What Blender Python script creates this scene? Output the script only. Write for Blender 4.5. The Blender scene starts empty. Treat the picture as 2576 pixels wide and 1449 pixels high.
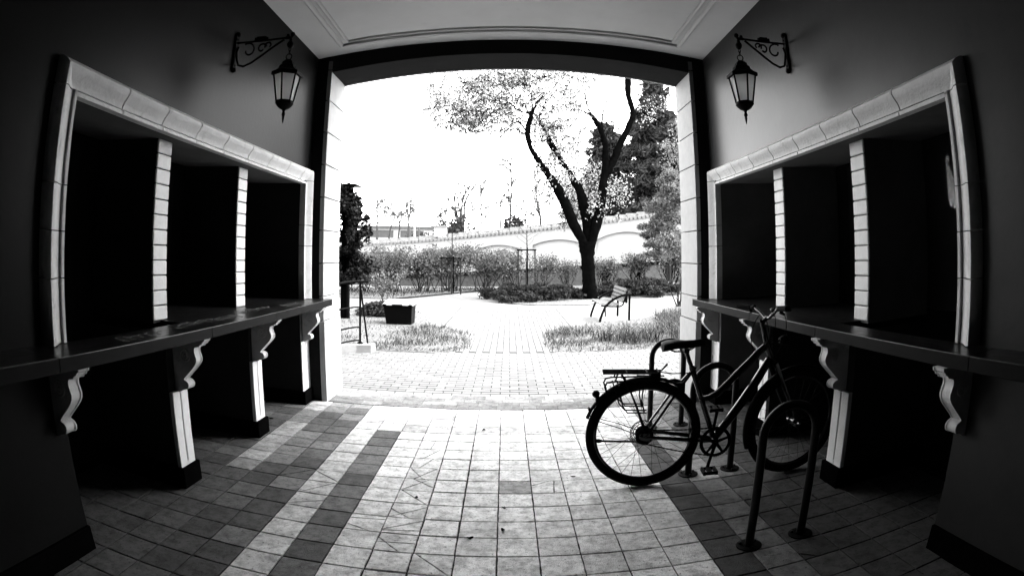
import bpy, math, random
import numpy as np
from mathutils import Vector, Matrix

# ---------------------------------------------------------------- camera, sky, sun, exposure
SC = bpy.context.scene
COL = SC.collection
cd = bpy.data.cameras.new('camera')
cam = bpy.data.objects.new('camera', cd)
COL.objects.link(cam)
SC.camera = cam
PITCH, YAW, ROLL = .144, -.0039, .0005
cy, sy = math.cos(YAW), math.sin(YAW)
cp, sp = math.cos(PITCH), math.sin(PITCH)
cr, sr = math.cos(ROLL), math.sin(ROLL)
_R = np.array([[cr, 0, sr], [0, 1, 0], [-sr, 0, cr]]) @ np.array([[1, 0, 0], [0, cp, sp], [0, -sp, cp]]) @ np.array([[cy, sy, 0], [-sy, cy, 0], [0, 0, 1]])
_x, _y, _z = _R.T @ [1, 0, 0], _R.T @ [0, 0, 1], -(_R.T @ [0, 1, 0])
cam.matrix_world = Matrix(((_x[0], _y[0], _z[0], 0), (_x[1], _y[1], _z[1], 0), (_x[2], _y[2], _z[2], 1.5), (0, 0, 0, 1)))
cd.type = 'PANO'
cd.panorama_type = 'FISHEYE_EQUISOLID'
cd.fisheye_fov = math.radians(180)
cd.sensor_width = 36
cd.sensor_fit = 'HORIZONTAL'
cd.fisheye_lens = 36 * 1448.55 / 2576
cd.shift_y = -.2072
cd.clip_start = .02
cd.clip_end = 2000

SUN_DIR = Vector((.60, .10, .79)).normalized()
EL = math.asin(SUN_DIR.z)
world = bpy.data.worlds.new('World')
SC.world = world
world.use_nodes = True
nt = world.node_tree
nt.nodes.clear()
sky = nt.nodes.new('ShaderNodeTexSky')
sky.sky_type = 'NISHITA'
sky.sun_disc = False
sky.sun_elevation = EL
sky.sun_rotation = math.atan2(SUN_DIR.x, SUN_DIR.y)
sky.dust_density = 1
bw = nt.nodes.new('ShaderNodeRGBToBW')
bg = nt.nodes.new('ShaderNodeBackground')
bg.inputs[1].default_value = .15
wo = nt.nodes.new('ShaderNodeOutputWorld')
nt.links.new(sky.outputs[0], bw.inputs[0])
nt.links.new(bw.outputs[0], bg.inputs[0])
nt.links.new(bg.outputs[0], wo.inputs[0])

sl = bpy.data.lights.new('sun', 'SUN')
sl.energy = .6
sl.angle = math.radians(14)
sl.color = (1, 1, 1)
so = bpy.data.objects.new('sun', sl)
COL.objects.link(so)
so.rotation_euler = SUN_DIR.to_track_quat('Z', 'Y').to_euler()

SC.view_settings.view_transform = 'Standard'
SC.view_settings.look = 'None'
SC.view_settings.gamma = 1
SC.view_settings.exposure = 4.45
SC.render.engine = 'CYCLES'
SC.cycles.max_bounces = 6
SC.cycles.diffuse_bounces = 1
SC.cycles.glossy_bounces = 2
SC.cycles.transparent_max_bounces = 12
SC.cycles.use_denoising = True
SC.cycles.caustics_reflective = False
SC.cycles.caustics_refractive = False

# ---------------------------------------------------------------- helpers
RS = random.Random(7)
NR = np.random.default_rng(11)
pi = math.pi


class MB:
    """collects geometry and links it as one mesh object"""
    def __init__(s):
        s.v, s.f, s.c = [], [], []

    def add(s, vs, fs, col=None):
        o = len(s.v)
        s.v += [tuple(map(float, p)) for p in vs]
        s.f += [tuple(i + o for i in f) for f in fs]
        s.c += [1. if col is None else col] * len(fs)
        return s

    def box(s, x0, x1, y0, y1, z0, z1, col=None, M=None):
        if x0 > x1: x0, x1 = x1, x0
        if y0 > y1: y0, y1 = y1, y0
        if z0 > z1: z0, z1 = z1, z0
        vs = [Vector(p) for p in ((x0, y0, z0), (x1, y0, z0), (x1, y1, z0), (x0, y1, z0), (x0, y0, z1), (x1, y0, z1), (x1, y1, z1), (x0, y1, z1))]
        if M is not None: vs = [M @ p for p in vs]
        return s.add(vs, [(0, 3, 2, 1), (4, 5, 6, 7), (0, 1, 5, 4), (1, 2, 6, 5), (2, 3, 7, 6), (3, 0, 4, 7)], col)

    def tube(s, pts, r, n=8, closed=False, cap=True, col=None, flat=1., up=None):
        P = [Vector(p) for p in pts]
        k = len(P)
        rr = list(r) if hasattr(r, '__len__') else [r] * k
        T = []
        for i in range(k):
            if closed: a, b = P[(i - 1) % k], P[(i + 1) % k]
            else: a, b = P[max(i - 1, 0)], P[min(i + 1, k - 1)]
            t = (b - a)
            T.append(t.normalized() if t.length > 1e-9 else Vector((0, 0, 1)))
        u = Vector(up) if up is not None else Vector((0, 0, 1))
        if abs(u.dot(T[0])) > .95: u = Vector((1, 0, 0)) if abs(T[0].x) < .9 else Vector((0, 1, 0))
        u = (u - T[0] * u.dot(T[0])).normalized()
        vs = []
        for i in range(k):
            u = (u - T[i] * u.dot(T[i]))
            u = u.normalized() if u.length > 1e-6 else Vector((0, 0, 1))
            w = T[i].cross(u)
            for j in range(n):
                a = 2 * pi * j / n
                vs.append(P[i] + (u * math.cos(a) * flat + w * math.sin(a)) * rr[i])
        fs = []
        for i in range(k if closed else k - 1):
            i2 = (i + 1) % k
            for j in range(n):
                j2 = (j + 1) % n
                fs.append((i * n + j, i * n + j2, i2 * n + j2, i2 * n + j))
        if cap and not closed:
            fs.append(tuple(reversed(range(n))))
            fs.append(tuple((k - 1) * n + j for j in range(n)))
        return s.add(vs, fs, col)

    def lathe(s, prof, c=(0, 0, 0), n=16, axis='Z', col=None, phase=0.):
        vs, fs = [], []
        c = Vector(c)
        for r, z in prof:
            for j in range(n):
                a = 2 * pi * j / n + phase
                x, y = r * math.cos(a), r * math.sin(a)
                p = {'Z': (x, y, z), 'Y': (x, z, y), 'X': (z, x, y)}[axis]
                vs.append(c + Vector(p))
        k = len(prof)
        for i in range(k - 1):
            for j in range(n):
                j2 = (j + 1) % n
                fs.append((i * n + j, i * n + j2, (i + 1) * n + j2, (i + 1) * n + j))
        fs.append(tuple(reversed(range(n))))
        fs.append(tuple((k - 1) * n + j for j in range(n)))
        return s.add(vs, fs, col)

    def prism(s, poly, place, d0, d1, col=None):
        """poly: 2-D outline; place(a, b, d) -> 3-D point"""
        n = len(poly)
        vs = [place(a, b, d0) for a, b in poly] + [place(a, b, d1) for a, b in poly]
        fs = [tuple(range(n)), tuple(reversed(range(n, 2 * n)))] + [(i, i + n, (i + 1) % n + n, (i + 1) % n) for i in range(n)]
        return s.add(vs, fs, col)

    def sphere(s, c, r, n=10, sz=1., col=None):
        prof = [(max(r * math.sin(pi * i / n), 1e-4), -r * sz * math.cos(pi * i / n)) for i in range(n + 1)]
        return s.lathe(prof, c, n + 2, col=col)

    def build(s, name, mat, parent=None, smooth=False, bevel=0, auto=None):
        me = bpy.data.meshes.new(name)
        me.from_pydata(s.v, [], s.f)
        if any(c != 1. for c in s.c):
            at = me.attributes.new('tone', 'FLOAT', 'FACE')
            at.data.foreach_set('value', s.c)
        me.validate()
        import bmesh
        bm = bmesh.new()
        bm.from_mesh(me)
        bmesh.ops.recalc_face_normals(bm, faces=bm.faces)
        bm.to_mesh(me)
        bm.free()
        me.materials.append(mat)
        if smooth:
            me.polygons.foreach_set('use_smooth', [True] * len(me.polygons))
            try: me.set_sharp_from_angle(angle=math.radians(auto or 40))
            except Exception: pass
        o = bpy.data.objects.new(name, me)
        COL.objects.link(o)
        if bevel:
            b = o.modifiers.new('bevel', 'BEVEL')
            b.width = bevel
            b.segments = 2
            b.limit_method = 'ANGLE'
            b.angle_limit = math.radians(35)
        if parent is not None:
            o.parent = parent
            o.matrix_parent_inverse = parent.matrix_basis.inverted()
        return o


def tag(o, label=None, cat=None, group=None, kind=None):
    if label: o['label'] = label
    if cat: o['category'] = cat
    if group: o['group'] = group
    if kind: o['kind'] = kind
    return o


def thing(name, label, cat, loc=(0, 0, 0), rz=0, group=None):
    o = bpy.data.objects.new(name, None)
    COL.objects.link(o)
    o.location = loc
    o.rotation_euler = (0, 0, rz)
    o.empty_display_size = .1
    bpy.context.view_layer.update()
    return tag(o, label, cat, group)


def copy_tree(o, parent=None):
    c = o.copy()
    COL.objects.link(c)
    c.parent = parent
    for ch in o.children: copy_tree(ch, c)
    return c


def leaves(name, mat, P, size, parent=None, aspect=1.6, up=None, jit=1., tone=None):
    """leaf-sized quads at the points P (n,3)"""
    n = len(P)
    P = np.asarray(P, float)
    sz = size * NR.uniform(.6, 1.35, n)
    a = NR.normal(size=(n, 3))
    if up is not None: a = a * jit + np.asarray(up)
    a /= np.linalg.norm(a, axis=1)[:, None]
    b = np.cross(a, NR.normal(size=(n, 3)))
    b /= np.linalg.norm(b, axis=1)[:, None] + 1e-9
    a = a * (sz * aspect / 2)[:, None]
    b = b * (sz / 2)[:, None]
    V = np.empty((n, 4, 3))
    V[:, 0], V[:, 1], V[:, 2], V[:, 3] = P - a, P + b, P + a, P - b
    me = bpy.data.meshes.new(name)
    me.vertices.add(4 * n)
    me.vertices.foreach_set('co', V.ravel())
    me.loops.add(4 * n)
    me.loops.foreach_set('vertex_index', np.arange(4 * n, dtype=np.int32))
    me.polygons.add(n)
    me.polygons.foreach_set('loop_start', np.arange(0, 4 * n, 4, dtype=np.int32))
    me.polygons.foreach_set('loop_total', np.full(n, 4, dtype=np.int32))
    at = me.attributes.new('tone', 'FLOAT', 'FACE')
    at.data.foreach_set('value', NR.uniform(.45, 1.5, n) if tone is None else tone)
    me.update()
    me.validate()
    me.materials.append(mat)
    o = bpy.data.objects.new(name, me)
    COL.objects.link(o)
    if parent is not None:
        o.parent = parent
        o.matrix_parent_inverse = parent.matrix_basis.inverted()
    return o


# ---------------------------------------------------------------- materials
MATS = {}


def material(name, base, rough=.7, metal=0., n_scale=0, n_amt=0., bump=0., bump_scale=60, spec=.3, tone=False, stain=None, two=None, mort=None):
    m = bpy.data.materials.new(name)
    m.use_nodes = True
    t = m.node_tree
    N, L = t.nodes, t.links
    p = N['Principled BSDF']
    p.inputs['Roughness'].default_value = rough
    p.inputs['Metallic'].default_value = metal
    p.inputs['Specular IOR Level'].default_value = spec
    tc = N.new('ShaderNodeTexCoord')
    val = None

    def math_(op, a, b, clamp=False):
        q = N.new('ShaderNodeMath')
        q.operation = op
        q.use_clamp = clamp
        for i, x in enumerate((a, b)):
            if isinstance(x, (int, float)): q.inputs[i].default_value = x
            else: L.new(x, q.inputs[i])
        return q.outputs[0]
    cur = base
    if n_scale:
        tx = N.new('ShaderNodeTexNoise')
        tx.inputs['Scale'].default_value = n_scale
        tx.inputs['Detail'].default_value = 6
        tx.inputs['Roughness'].default_value = .65
        L.new(tc.outputs['Object'], tx.inputs['Vector'])
        mr = N.new('ShaderNodeMapRange')
        mr.inputs[1].default_value, mr.inputs[2].default_value = .3, .7
        mr.inputs[3].default_value, mr.inputs[4].default_value = 1 - n_amt, 1 + n_amt
        L.new(tx.outputs['Fac'], mr.inputs[0])
        cur = math_('MULTIPLY', mr.outputs[0], cur)
    if stain:
        sc_, lo, hi, amt = stain
        tx = N.new('ShaderNodeTexNoise')
        tx.inputs['Scale'].default_value = sc_
        tx.inputs['Detail'].default_value = 8
        tx.inputs['Roughness'].default_value = .7
        tx.inputs['Distortion'].default_value = .4
        L.new(tc.outputs['Object'], tx.inputs['Vector'])
        mr = N.new('ShaderNodeMapRange')
        mr.inputs[1].default_value, mr.inputs[2].default_value = lo, hi
        mr.inputs[3].default_value, mr.inputs[4].default_value = 1, amt
        L.new(tx.outputs['Fac'], mr.inputs[0])
        cur = math_('MULTIPLY', mr.outputs[0], cur)
    if tone:
        at = N.new('ShaderNodeAttribute')
        at.attribute_name = 'tone'
        cur = math_('MULTIPLY', at.outputs['Fac'], cur)
    if isinstance(cur, (int, float)): p.inputs['Base Color'].default_value = (cur, cur, cur, 1)
    else:
        L.new(cur, p.inputs['Base Color'])
    if bump:
        tx = N.new('ShaderNodeTexNoise')
        tx.inputs['Scale'].default_value = bump_scale
        tx.inputs['Detail'].default_value = 5
        L.new(tc.outputs['Object'], tx.inputs['Vector'])
        b = N.new('ShaderNodeBump')
        b.inputs['Strength'].default_value = bump
        b.inputs['Distance'].default_value = .01
        L.new(tx.outputs['Fac'], b.inputs['Height'])
        L.new(b.outputs[0], p.inputs['Normal'])
    MATS[name] = m
    return m


def leafmat(name, base, trans=.3):
    m = material(name, base, .75, spec=.15, tone=True)
    t = m.node_tree
    N, L = t.nodes, t.links
    p = N['Principled BSDF']
    tr = N.new('ShaderNodeBsdfTranslucent')
    lk = p.inputs['Base Color'].links[0].from_socket
    L.new(lk, tr.inputs['Color'])
    mx = N.new('ShaderNodeMixShader')
    mx.inputs[0].default_value = trans
    L.new(p.outputs[0], mx.inputs[1])
    L.new(tr.outputs[0], mx.inputs[2])
    L.new(mx.outputs[0], N['Material Output'].inputs[0])
    return m


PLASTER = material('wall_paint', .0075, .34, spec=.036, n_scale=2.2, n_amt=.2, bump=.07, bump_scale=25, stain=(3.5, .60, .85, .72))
PLASTER_R = material('lit_wall_paint', .026, .36, spec=.12, n_scale=2.2, n_amt=.2, bump=.07, bump_scale=25, stain=(3.5, .60, .85, .72))  # same wall paint, lightened for the stronger light on the right wall
WHITE = material('white_painted_stone', .50, .6, n_scale=7, n_amt=.10, bump=.35, bump_scale=45, stain=(11, .56, .74, .55))
PIERW = material('white_painted_brick', .62, .65, n_scale=14, n_amt=.06, bump=.3, bump_scale=70)
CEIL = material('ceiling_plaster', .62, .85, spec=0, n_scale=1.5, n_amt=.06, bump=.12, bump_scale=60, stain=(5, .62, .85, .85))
DARKW = material('dark_facade_paint', .012, .85, n_scale=5, n_amt=.2, spec=0)
SKIRT = material('dark_skirting', .002, .9, n_scale=9, n_amt=.3, spec=0)
SHUT = material('dark_shutter_board', .01, .8, n_scale=6, n_amt=.3, spec=.1)
IRON = material('black_iron', .002, .6, .0, n_scale=40, n_amt=.3, bump=.2, bump_scale=120, spec=.03)
RUBBER = material('tyre_rubber', .004, .9, spec=.03)
PAINTB = material('dark_frame_paint', .0025, .10, spec=.35)
PAINTS = material('dark_stand_paint', .004, .35, spec=.12)
CHROME = material('dull_metal', .03, .4, .8)
GLASSM = material('frosted_lamp_glass', .8, .5, spec=.3)
_g = GLASSM.node_tree
_tr = _g.nodes.new('ShaderNodeBsdfTranslucent')
_tr.inputs[0].default_value = (.9, .9, .9, 1)
_mx = _g.nodes.new('ShaderNodeMixShader')
_mx.inputs[0].default_value = .8
_tp = _g.nodes.new('ShaderNodeBsdfTransparent')
_m2 = _g.nodes.new('ShaderNodeMixShader')
_m2.inputs[0].default_value = .5
_g.links.new(_tr.outputs[0], _m2.inputs[1])
_g.links.new(_tp.outputs[0], _m2.inputs[2])
_g.links.new(_g.nodes['Principled BSDF'].outputs[0], _mx.inputs[1])
_g.links.new(_m2.outputs[0], _mx.inputs[2])
_g.links.new(_mx.outputs[0], _g.nodes['Material Output'].inputs[0])
TILE = material('worn_floor_tile', .74, .75, n_scale=38, n_amt=.12, bump=.5, bump_scale=160, spec=.12, tone=True, stain=(9, .55, .8, .55))
_t = TILE.node_tree
_N, _L = _t.nodes, _t.links
_p = _N['Principled BSDF']
_src = _p.inputs['Base Color'].links[0].from_socket
_tc = _N.new('ShaderNodeTexCoord')
for _sc, _lo, _hi, _a, _b2, _det in ((55, .30, .42, .25, 1, 3), (3.1, .35, .62, .72, 1.08, 9), (150, .66, .74, 1, 1.9, 2), (15, .30, .56, .42, 1.05, 9)):
    _n = _N.new('ShaderNodeTexNoise')
    _n.inputs['Scale'].default_value = _sc
    _n.inputs['Detail'].default_value = _det
    _n.inputs['Roughness'].default_value = .68
    _L.new(_tc.outputs['Object'], _n.inputs['Vector'])
    _m = _N.new('ShaderNodeMapRange')
    for _i, _v in enumerate((_lo, _hi, _a, _b2)): _m.inputs[_i + 1].default_value = _v
    _L.new(_n.outputs['Fac'], _m.inputs[0])
    _q = _N.new('ShaderNodeMath')
    _q.operation = 'MULTIPLY'
    _L.new(_src, _q.inputs[0])
    _L.new(_m.outputs[0], _q.inputs[1])
    _src = _q.outputs[0]
_L.new(_src, _p.inputs['Base Color'])
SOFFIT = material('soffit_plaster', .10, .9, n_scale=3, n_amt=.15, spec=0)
JAMBM = material('painted_jamb_blocks', .30, .7, n_scale=9, n_amt=.08, bump=.25, bump_scale=60, spec=.1)
RECESS_R = material('grey_recess_shade', .10, .85, n_scale=3, n_amt=.2, bump=.1, spec=0)  # right recess faces: shade in the colour, lighter than on the left
RECESS = material('dark_recess_shade', .02, .85, n_scale=3, n_amt=.15, bump=.15, spec=.1)  # unlit recess and partition faces: shade put into the colour
GROUT = material('dark_grout', .008, .9, n_scale=30, n_amt=.4)
PAVER = material('brick_paver', .105, .8, n_scale=20, n_amt=.15, bump=.4, bump_scale=90, tone=True, spec=.2)
PAVBED = material('paver_joint_sand', .008, .95, n_scale=14, n_amt=.5)
SOIL = material('bed_soil', .075, .95, n_scale=26, n_amt=.95, bump=.8, bump_scale=30)
PATH = material('gravel_path', .13, .9, n_scale=25, n_amt=.2, bump=.3, bump_scale=80)
STONE = material('pale_kerb_stone', .2, .8, n_scale=12, n_amt=.15, bump=.3)
GWALL = material('white_garden_wall', .28, .85, n_scale=1.2, n_amt=.05, spec=.1)
COPE = material('clay_coping', .2, .8, n_scale=6, n_amt=.15)
BARK = material('dark_bark', .0015, .9, n_scale=9, n_amt=.5, bump=1., bump_scale=25, spec=0)
TWIG = material('grey_twig', .02, .9, n_scale=9, n_amt=.3, spec=0)
PALET = material('hazed_far_bark', .045, .9, n_scale=4, n_amt=.3, spec=0)  # bark lightened in place of haze over the far trees
FARW = material('far_building_render', .3, .9, n_scale=1, n_amt=.05)
FARR = material('far_building_roof', .06, .9, n_scale=2, n_amt=.2)
PLASTIC = material('black_plastic', .002, .5, spec=.03)
LIDM = material('pale_bin_lid', .15, .5, spec=.4)
SLAT = material('pale_bench_wood', .075, .7, n_scale=18, n_amt=.15)
L_MAIN = leafmat('blossom_leaf', .14, .35)
L_DARKC = leafmat('dark_conifer_needle', .004, .05)
L_SPR = leafmat('spruce_needle', .022, .12)
L_PINE = leafmat('young_pine_needle', .12, .3)
L_BUSH = leafmat('hedge_leaf', .09, .3)
L_JUN = leafmat('juniper_foliage', .018, .2)
L_GRASS = leafmat('grass_blade', .042, .3)

# counter stone: dark, half polished, with pale smears rubbed into the top
m = bpy.data.materials.new('dark_counter_stone')
m.use_nodes = True
t = m.node_tree
N, L = t.nodes, t.links
p = N['Principled BSDF']
tc = N.new('ShaderNodeTexCoord')
mp = N.new('ShaderNodeMapping')
mp.inputs['Scale'].default_value = (3.2, 1.1, 1)
L.new(tc.outputs['Object'], mp.inputs[0])
n1 = N.new('ShaderNodeTexNoise')
n1.inputs['Scale'].default_value = 4.2
n1.inputs['Detail'].default_value = 7
n1.inputs['Distortion'].default_value = 1.6
L.new(mp.outputs[0], n1.inputs['Vector'])
r1 = N.new('ShaderNodeMapRange')
r1.inputs[1].default_value, r1.inputs[2].default_value = .52, .66
r1.inputs[3].default_value, r1.inputs[4].default_value = .002, .012
L.new(n1.outputs['Fac'], r1.inputs[0])
L.new(r1.outputs[0], p.inputs['Base Color'])
r2 = N.new('ShaderNodeMapRange')
r2.inputs[1].default_value, r2.inputs[2].default_value = .45, .7
r2.inputs[3].default_value, r2.inputs[4].default_value = .30, .40
L.new(n1.outputs['Fac'], r2.inputs[0])
L.new(r2.outputs[0], p.inputs['Roughness'])
p.inputs['Specular IOR Level'].default_value = .38
COUNTER = m
CEDGE = material('dark_counter_edge', .004, .6, n_scale=9, n_amt=.4, spec=.04)
GRAFF = material('pale_scrawl_paint', .10, .8, n_scale=22, n_amt=.9, spec=.05)

# perforated metal sheet
m = bpy.data.materials.new('perforated_sheet')
m.use_nodes = True
t = m.node_tree
N, L = t.nodes, t.links
p = N['Principled BSDF']
p.inputs['Base Color'].default_value = (.02, .02, .02, 1)
tc = N.new('ShaderNodeTexCoord')
vo = N.new('ShaderNodeTexVoronoi')
vo.voronoi_dimensions = '2D'
vo.inputs['Scale'].default_value = 85
vo.inputs['Randomness'].default_value = .12
_sx = N.new('ShaderNodeSeparateXYZ')
_cx = N.new('ShaderNodeCombineXYZ')
L.new(tc.outputs['Object'], _sx.inputs[0])
L.new(_sx.outputs[1], _cx.inputs[0])
L.new(_sx.outputs[2], _cx.inputs[1])
L.new(_cx.outputs[0], vo.inputs['Vector'])
lt = N.new('ShaderNodeMath')
lt.operation = 'LESS_THAN'
lt.inputs[1].default_value = .042
L.new(vo.outputs['Distance'], lt.inputs[0])
tr = N.new('ShaderNodeBsdfTransparent')
mx = N.new('ShaderNodeMixShader')
L.new(lt.outputs[0], mx.inputs[0])
L.new(p.outputs[0], mx.inputs[1])
L.new(tr.outputs[0], mx.inputs[2])
L.new(mx.outputs[0], N['Material Output'].inputs[0])
PERF = m

# ---------------------------------------------------------------- ground, floor, paving
YD1, YD2 = 5.264, 5.7525
g = MB()
g.add([(-400, 5.0, -.03), (400, 5.0, -.03), (400, 900, -.03), (-400, 900, -.03)], [(0, 1, 2, 3)])
tag(g.build('ground', PATH), kind='structure')
fl = MB()
fl.box(-2.9, 2.9, -2.6, YD2 + .03, -.2, -.008)
tag(fl.build('floor_bed', GROUT), kind='structure')

TX0, TY0, TS, TR = -.061, 2.490, .2014, .007
ct, st = math.cos(TR), math.sin(TR)


def tile_xy(i, j): return (TX0 + ct * i * TS - st * j * TS, TY0 + st * i * TS + ct * j * TS)


def shrink(poly, gl):
    """inset a convex polygon by gl"""
    n = len(poly)
    c = (sum(p[0] for p in poly) / n, sum(p[1] for p in poly) / n)
    out = []
    for k in range(n):
        a, b, d = Vector(poly[k - 1]), Vector(poly[k]), Vector(poly[(k + 1) % n])
        e1, e2 = (b - a).normalized(), (d - b).normalized()
        n1_, n2_ = Vector((-e1.y, e1.x)), Vector((-e2.y, e2.x))
        if n1_.dot(Vector(c) - b) < 0: n1_, n2_ = -n1_, -n2_
        h = (n1_ + n2_)
        h = h / max(h.dot(n1_), .3)
        out.append(tuple(b + h * gl))
    return out


def slab(mb, poly, z, dz, col, gl=.0032, lip=.0022, rough=0., R_=random.Random(99)):
    p = shrink(poly, gl)
    q = shrink(poly, gl + lip)
    if rough:
        P2, Q2 = [], []
        for k in range(len(p)):
            a, b_, c, d_ = p[k], p[(k + 1) % len(p)], q[k], q[(k + 1) % len(p)]
            L_ = math.hypot(b_[0] - a[0], b_[1] - a[1]) + 1e-9
            nx, ny = -(b_[1] - a[1]) / L_, (b_[0] - a[0]) / L_
            m = 1 if L_ < .05 else 5
            for i in range(m):
                t_ = (i + (R_.uniform(-.3, .3) if i else 0)) / m
                o_ = R_.uniform(-1, 1) * rough
                o2 = o_ + R_.uniform(-.5, .5) * rough
                P2.append((a[0] + (b_[0] - a[0]) * t_ + nx * o_, a[1] + (b_[1] - a[1]) * t_ + ny * o_))
                Q2.append((c[0] + (d_[0] - c[0]) * t_ + nx * o2, c[1] + (d_[1] - c[1]) * t_ + ny * o2))
        p, q = P2, Q2
    n = len(p)
    vs = [(x, y, z - .01) for x, y in p] + [(x, y, z - .0018 + dz(x, y)) for x, y in p] + [(x, y, z + dz(x, y)) for x, y in q]
    fs = [(k, (k + 1) % n, (k + 1) % n + n, k + n) for k in range(n)] + [(k + n, (k + 1) % n + n, (k + 1) % n + 2 * n, k + 2 * n) for k in range(n)] + [tuple(range(2 * n, 3 * n))]
    mb.add(vs, fs, col)


def cut(poly, pt, ang):
    """split a convex polygon by a line"""
    nx, ny = -math.sin(ang), math.cos(ang)
    A, B = [], []
    n = len(poly)
    for k in range(n):
        a, b = poly[k], poly[(k + 1) % n]
        da = (a[0] - pt[0]) * nx + (a[1] - pt[1]) * ny
        db = (b[0] - pt[0]) * nx + (b[1] - pt[1]) * ny
        (A if da >= 0 else B).append(a)
        if da * db < 0:
            s = da / (da - db)
            c = (a[0] + (b[0] - a[0]) * s, a[1] + (b[1] - a[1]) * s)
            A.append(c)
            B.append(c)
    return [q for q in (A, B) if len(q) >= 3]


R2 = random.Random(21)
tl = MB()
cracked = {(-3, 6): [(.5, .5, 1.2)], (-3, 7): [(.5, .35, 1.1)], (-3, 4): [(.4, .5, .9), (.7, .6, 2.4)], (-3, 5): [(.6, .5, 1.0), (.3, .5, 2.1)], (-3, 3): [(.5, .5, 2.3)], (-3, 2): [(.5, .4, .7), (.4, .2, 2.4)],
           (-4, 1): [(.4, .75, .1), (.3, .2, 2.7)], (-3, 1): [(.6, .6, .6), (.5, .2, 0.1)], (-2, -1): [(.5, .5, 2.3)], (-3, 0): [(.5, .5, .05), (.3, .4, 2.3)], (1, 4): [(.7, .5, 1.5), (.3, .8, .6)],
           (-6, 3): [(.5, .5, .9)], (-7, 4): [(.5, .5, .8)], (-6, 4): [(.5, .5, 2.5)], (-6, 2): [(.6, .4, .5)], (-3, 8): [(.5, .6, 1.5)], (3, 13): [(.5, .5, .4)], (4, 12): [(.4, .6, .8), (.5, .5, 2.2)], (5, 13): [(.5, .5, .4), (.5, .5, 1.9)]}
for i in range(-15, 15):
    for j in range(-26, 14):
        cx_, cy_ = tile_xy(i + .5, j + .5)
        if abs(cx_) > 2.62 or cy_ > YD1 + .02: continue
        poly = [tile_xy(i, j), tile_xy(i + 1, j), tile_xy(i + 1, j + 1), tile_xy(i, j + 1)]
        if j == 13: poly = [(x, min(y, YD1 - .01)) for x, y in poly]
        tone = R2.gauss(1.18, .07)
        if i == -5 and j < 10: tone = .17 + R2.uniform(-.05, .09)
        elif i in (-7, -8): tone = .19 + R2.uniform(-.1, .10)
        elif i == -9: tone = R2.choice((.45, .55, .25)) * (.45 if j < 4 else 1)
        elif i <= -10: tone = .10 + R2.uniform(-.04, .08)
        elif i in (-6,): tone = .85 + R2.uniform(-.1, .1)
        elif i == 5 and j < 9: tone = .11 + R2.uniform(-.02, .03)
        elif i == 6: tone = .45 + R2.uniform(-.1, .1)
        elif i >= 7: tone = R2.uniform(.03, .12) if i > 7 else R2.uniform(.12, .3)  # shade along the right wall put into the tile tone
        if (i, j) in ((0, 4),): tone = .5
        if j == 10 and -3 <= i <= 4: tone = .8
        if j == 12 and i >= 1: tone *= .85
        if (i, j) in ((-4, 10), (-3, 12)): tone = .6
        if j < -8: tone *= .3  # unseen tiles below and behind the camera darkened to reduce bounce light
        if i <= -8 and j < 5: tone *= .6  # shade of the sides and near corners multiplied into the tile tone
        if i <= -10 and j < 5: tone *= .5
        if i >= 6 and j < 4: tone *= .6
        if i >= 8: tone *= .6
        tilt = (R2.uniform(-.006, .006), R2.uniform(-.006, .006))
        lift = R2.uniform(-.0012, .0012)
        dz = lambda x, y, a=tilt, c=(cx_, cy_), l=lift: (x - c[0]) * a[0] + (y - c[1]) * a[1] + l
        parts_ = [poly]
        cr_ = cracked.get((i, j))
        if cr_ is None and R2.random() < .02: cr_ = [(R2.random(), R2.random(), R2.uniform(0, pi))]
        for (u, v_, a_) in cr_ or ():
            pt = tile_xy(i + u, j + v_)
            nx_ = []
            for q in parts_: nx_ += cut(q, pt, a_)
            parts_ = nx_
        wide = .0060 if i in (-3, -2) and j < 9 else .0036
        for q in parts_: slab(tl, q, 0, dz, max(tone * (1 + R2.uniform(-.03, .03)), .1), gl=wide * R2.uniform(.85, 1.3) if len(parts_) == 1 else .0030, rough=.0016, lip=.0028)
tag(tl.build('floor', TILE), kind='structure')

# threshold strip of mixed worn slabs
th = MB()
R3 = random.Random(5)
y = YD1 + .0
rows = [(YD1 + .012, YD1 + .15), (YD1 + .15, YD1 + .27), (YD1 + .27, YD1 + .40), (YD1 + .40, YD2 + .045)]
for (ya, yb) in rows:
    x = -1.765
    while x < 1.775:
        w = R3.choice((.12, .2, .2, .26, .34))
        x2 = min(x + w, 1.775)
        if x2 - x > .02:
            slab(th, [(x, ya), (x2, ya), (x2, yb), (x, yb)], -.002, lambda a, b: 0, R3.choice((.15, .17, .18, .19, .21, .27)), gl=.0014, lip=.001)
        x = x2
tag(th.build('threshold', TILE), kind='structure')

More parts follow.
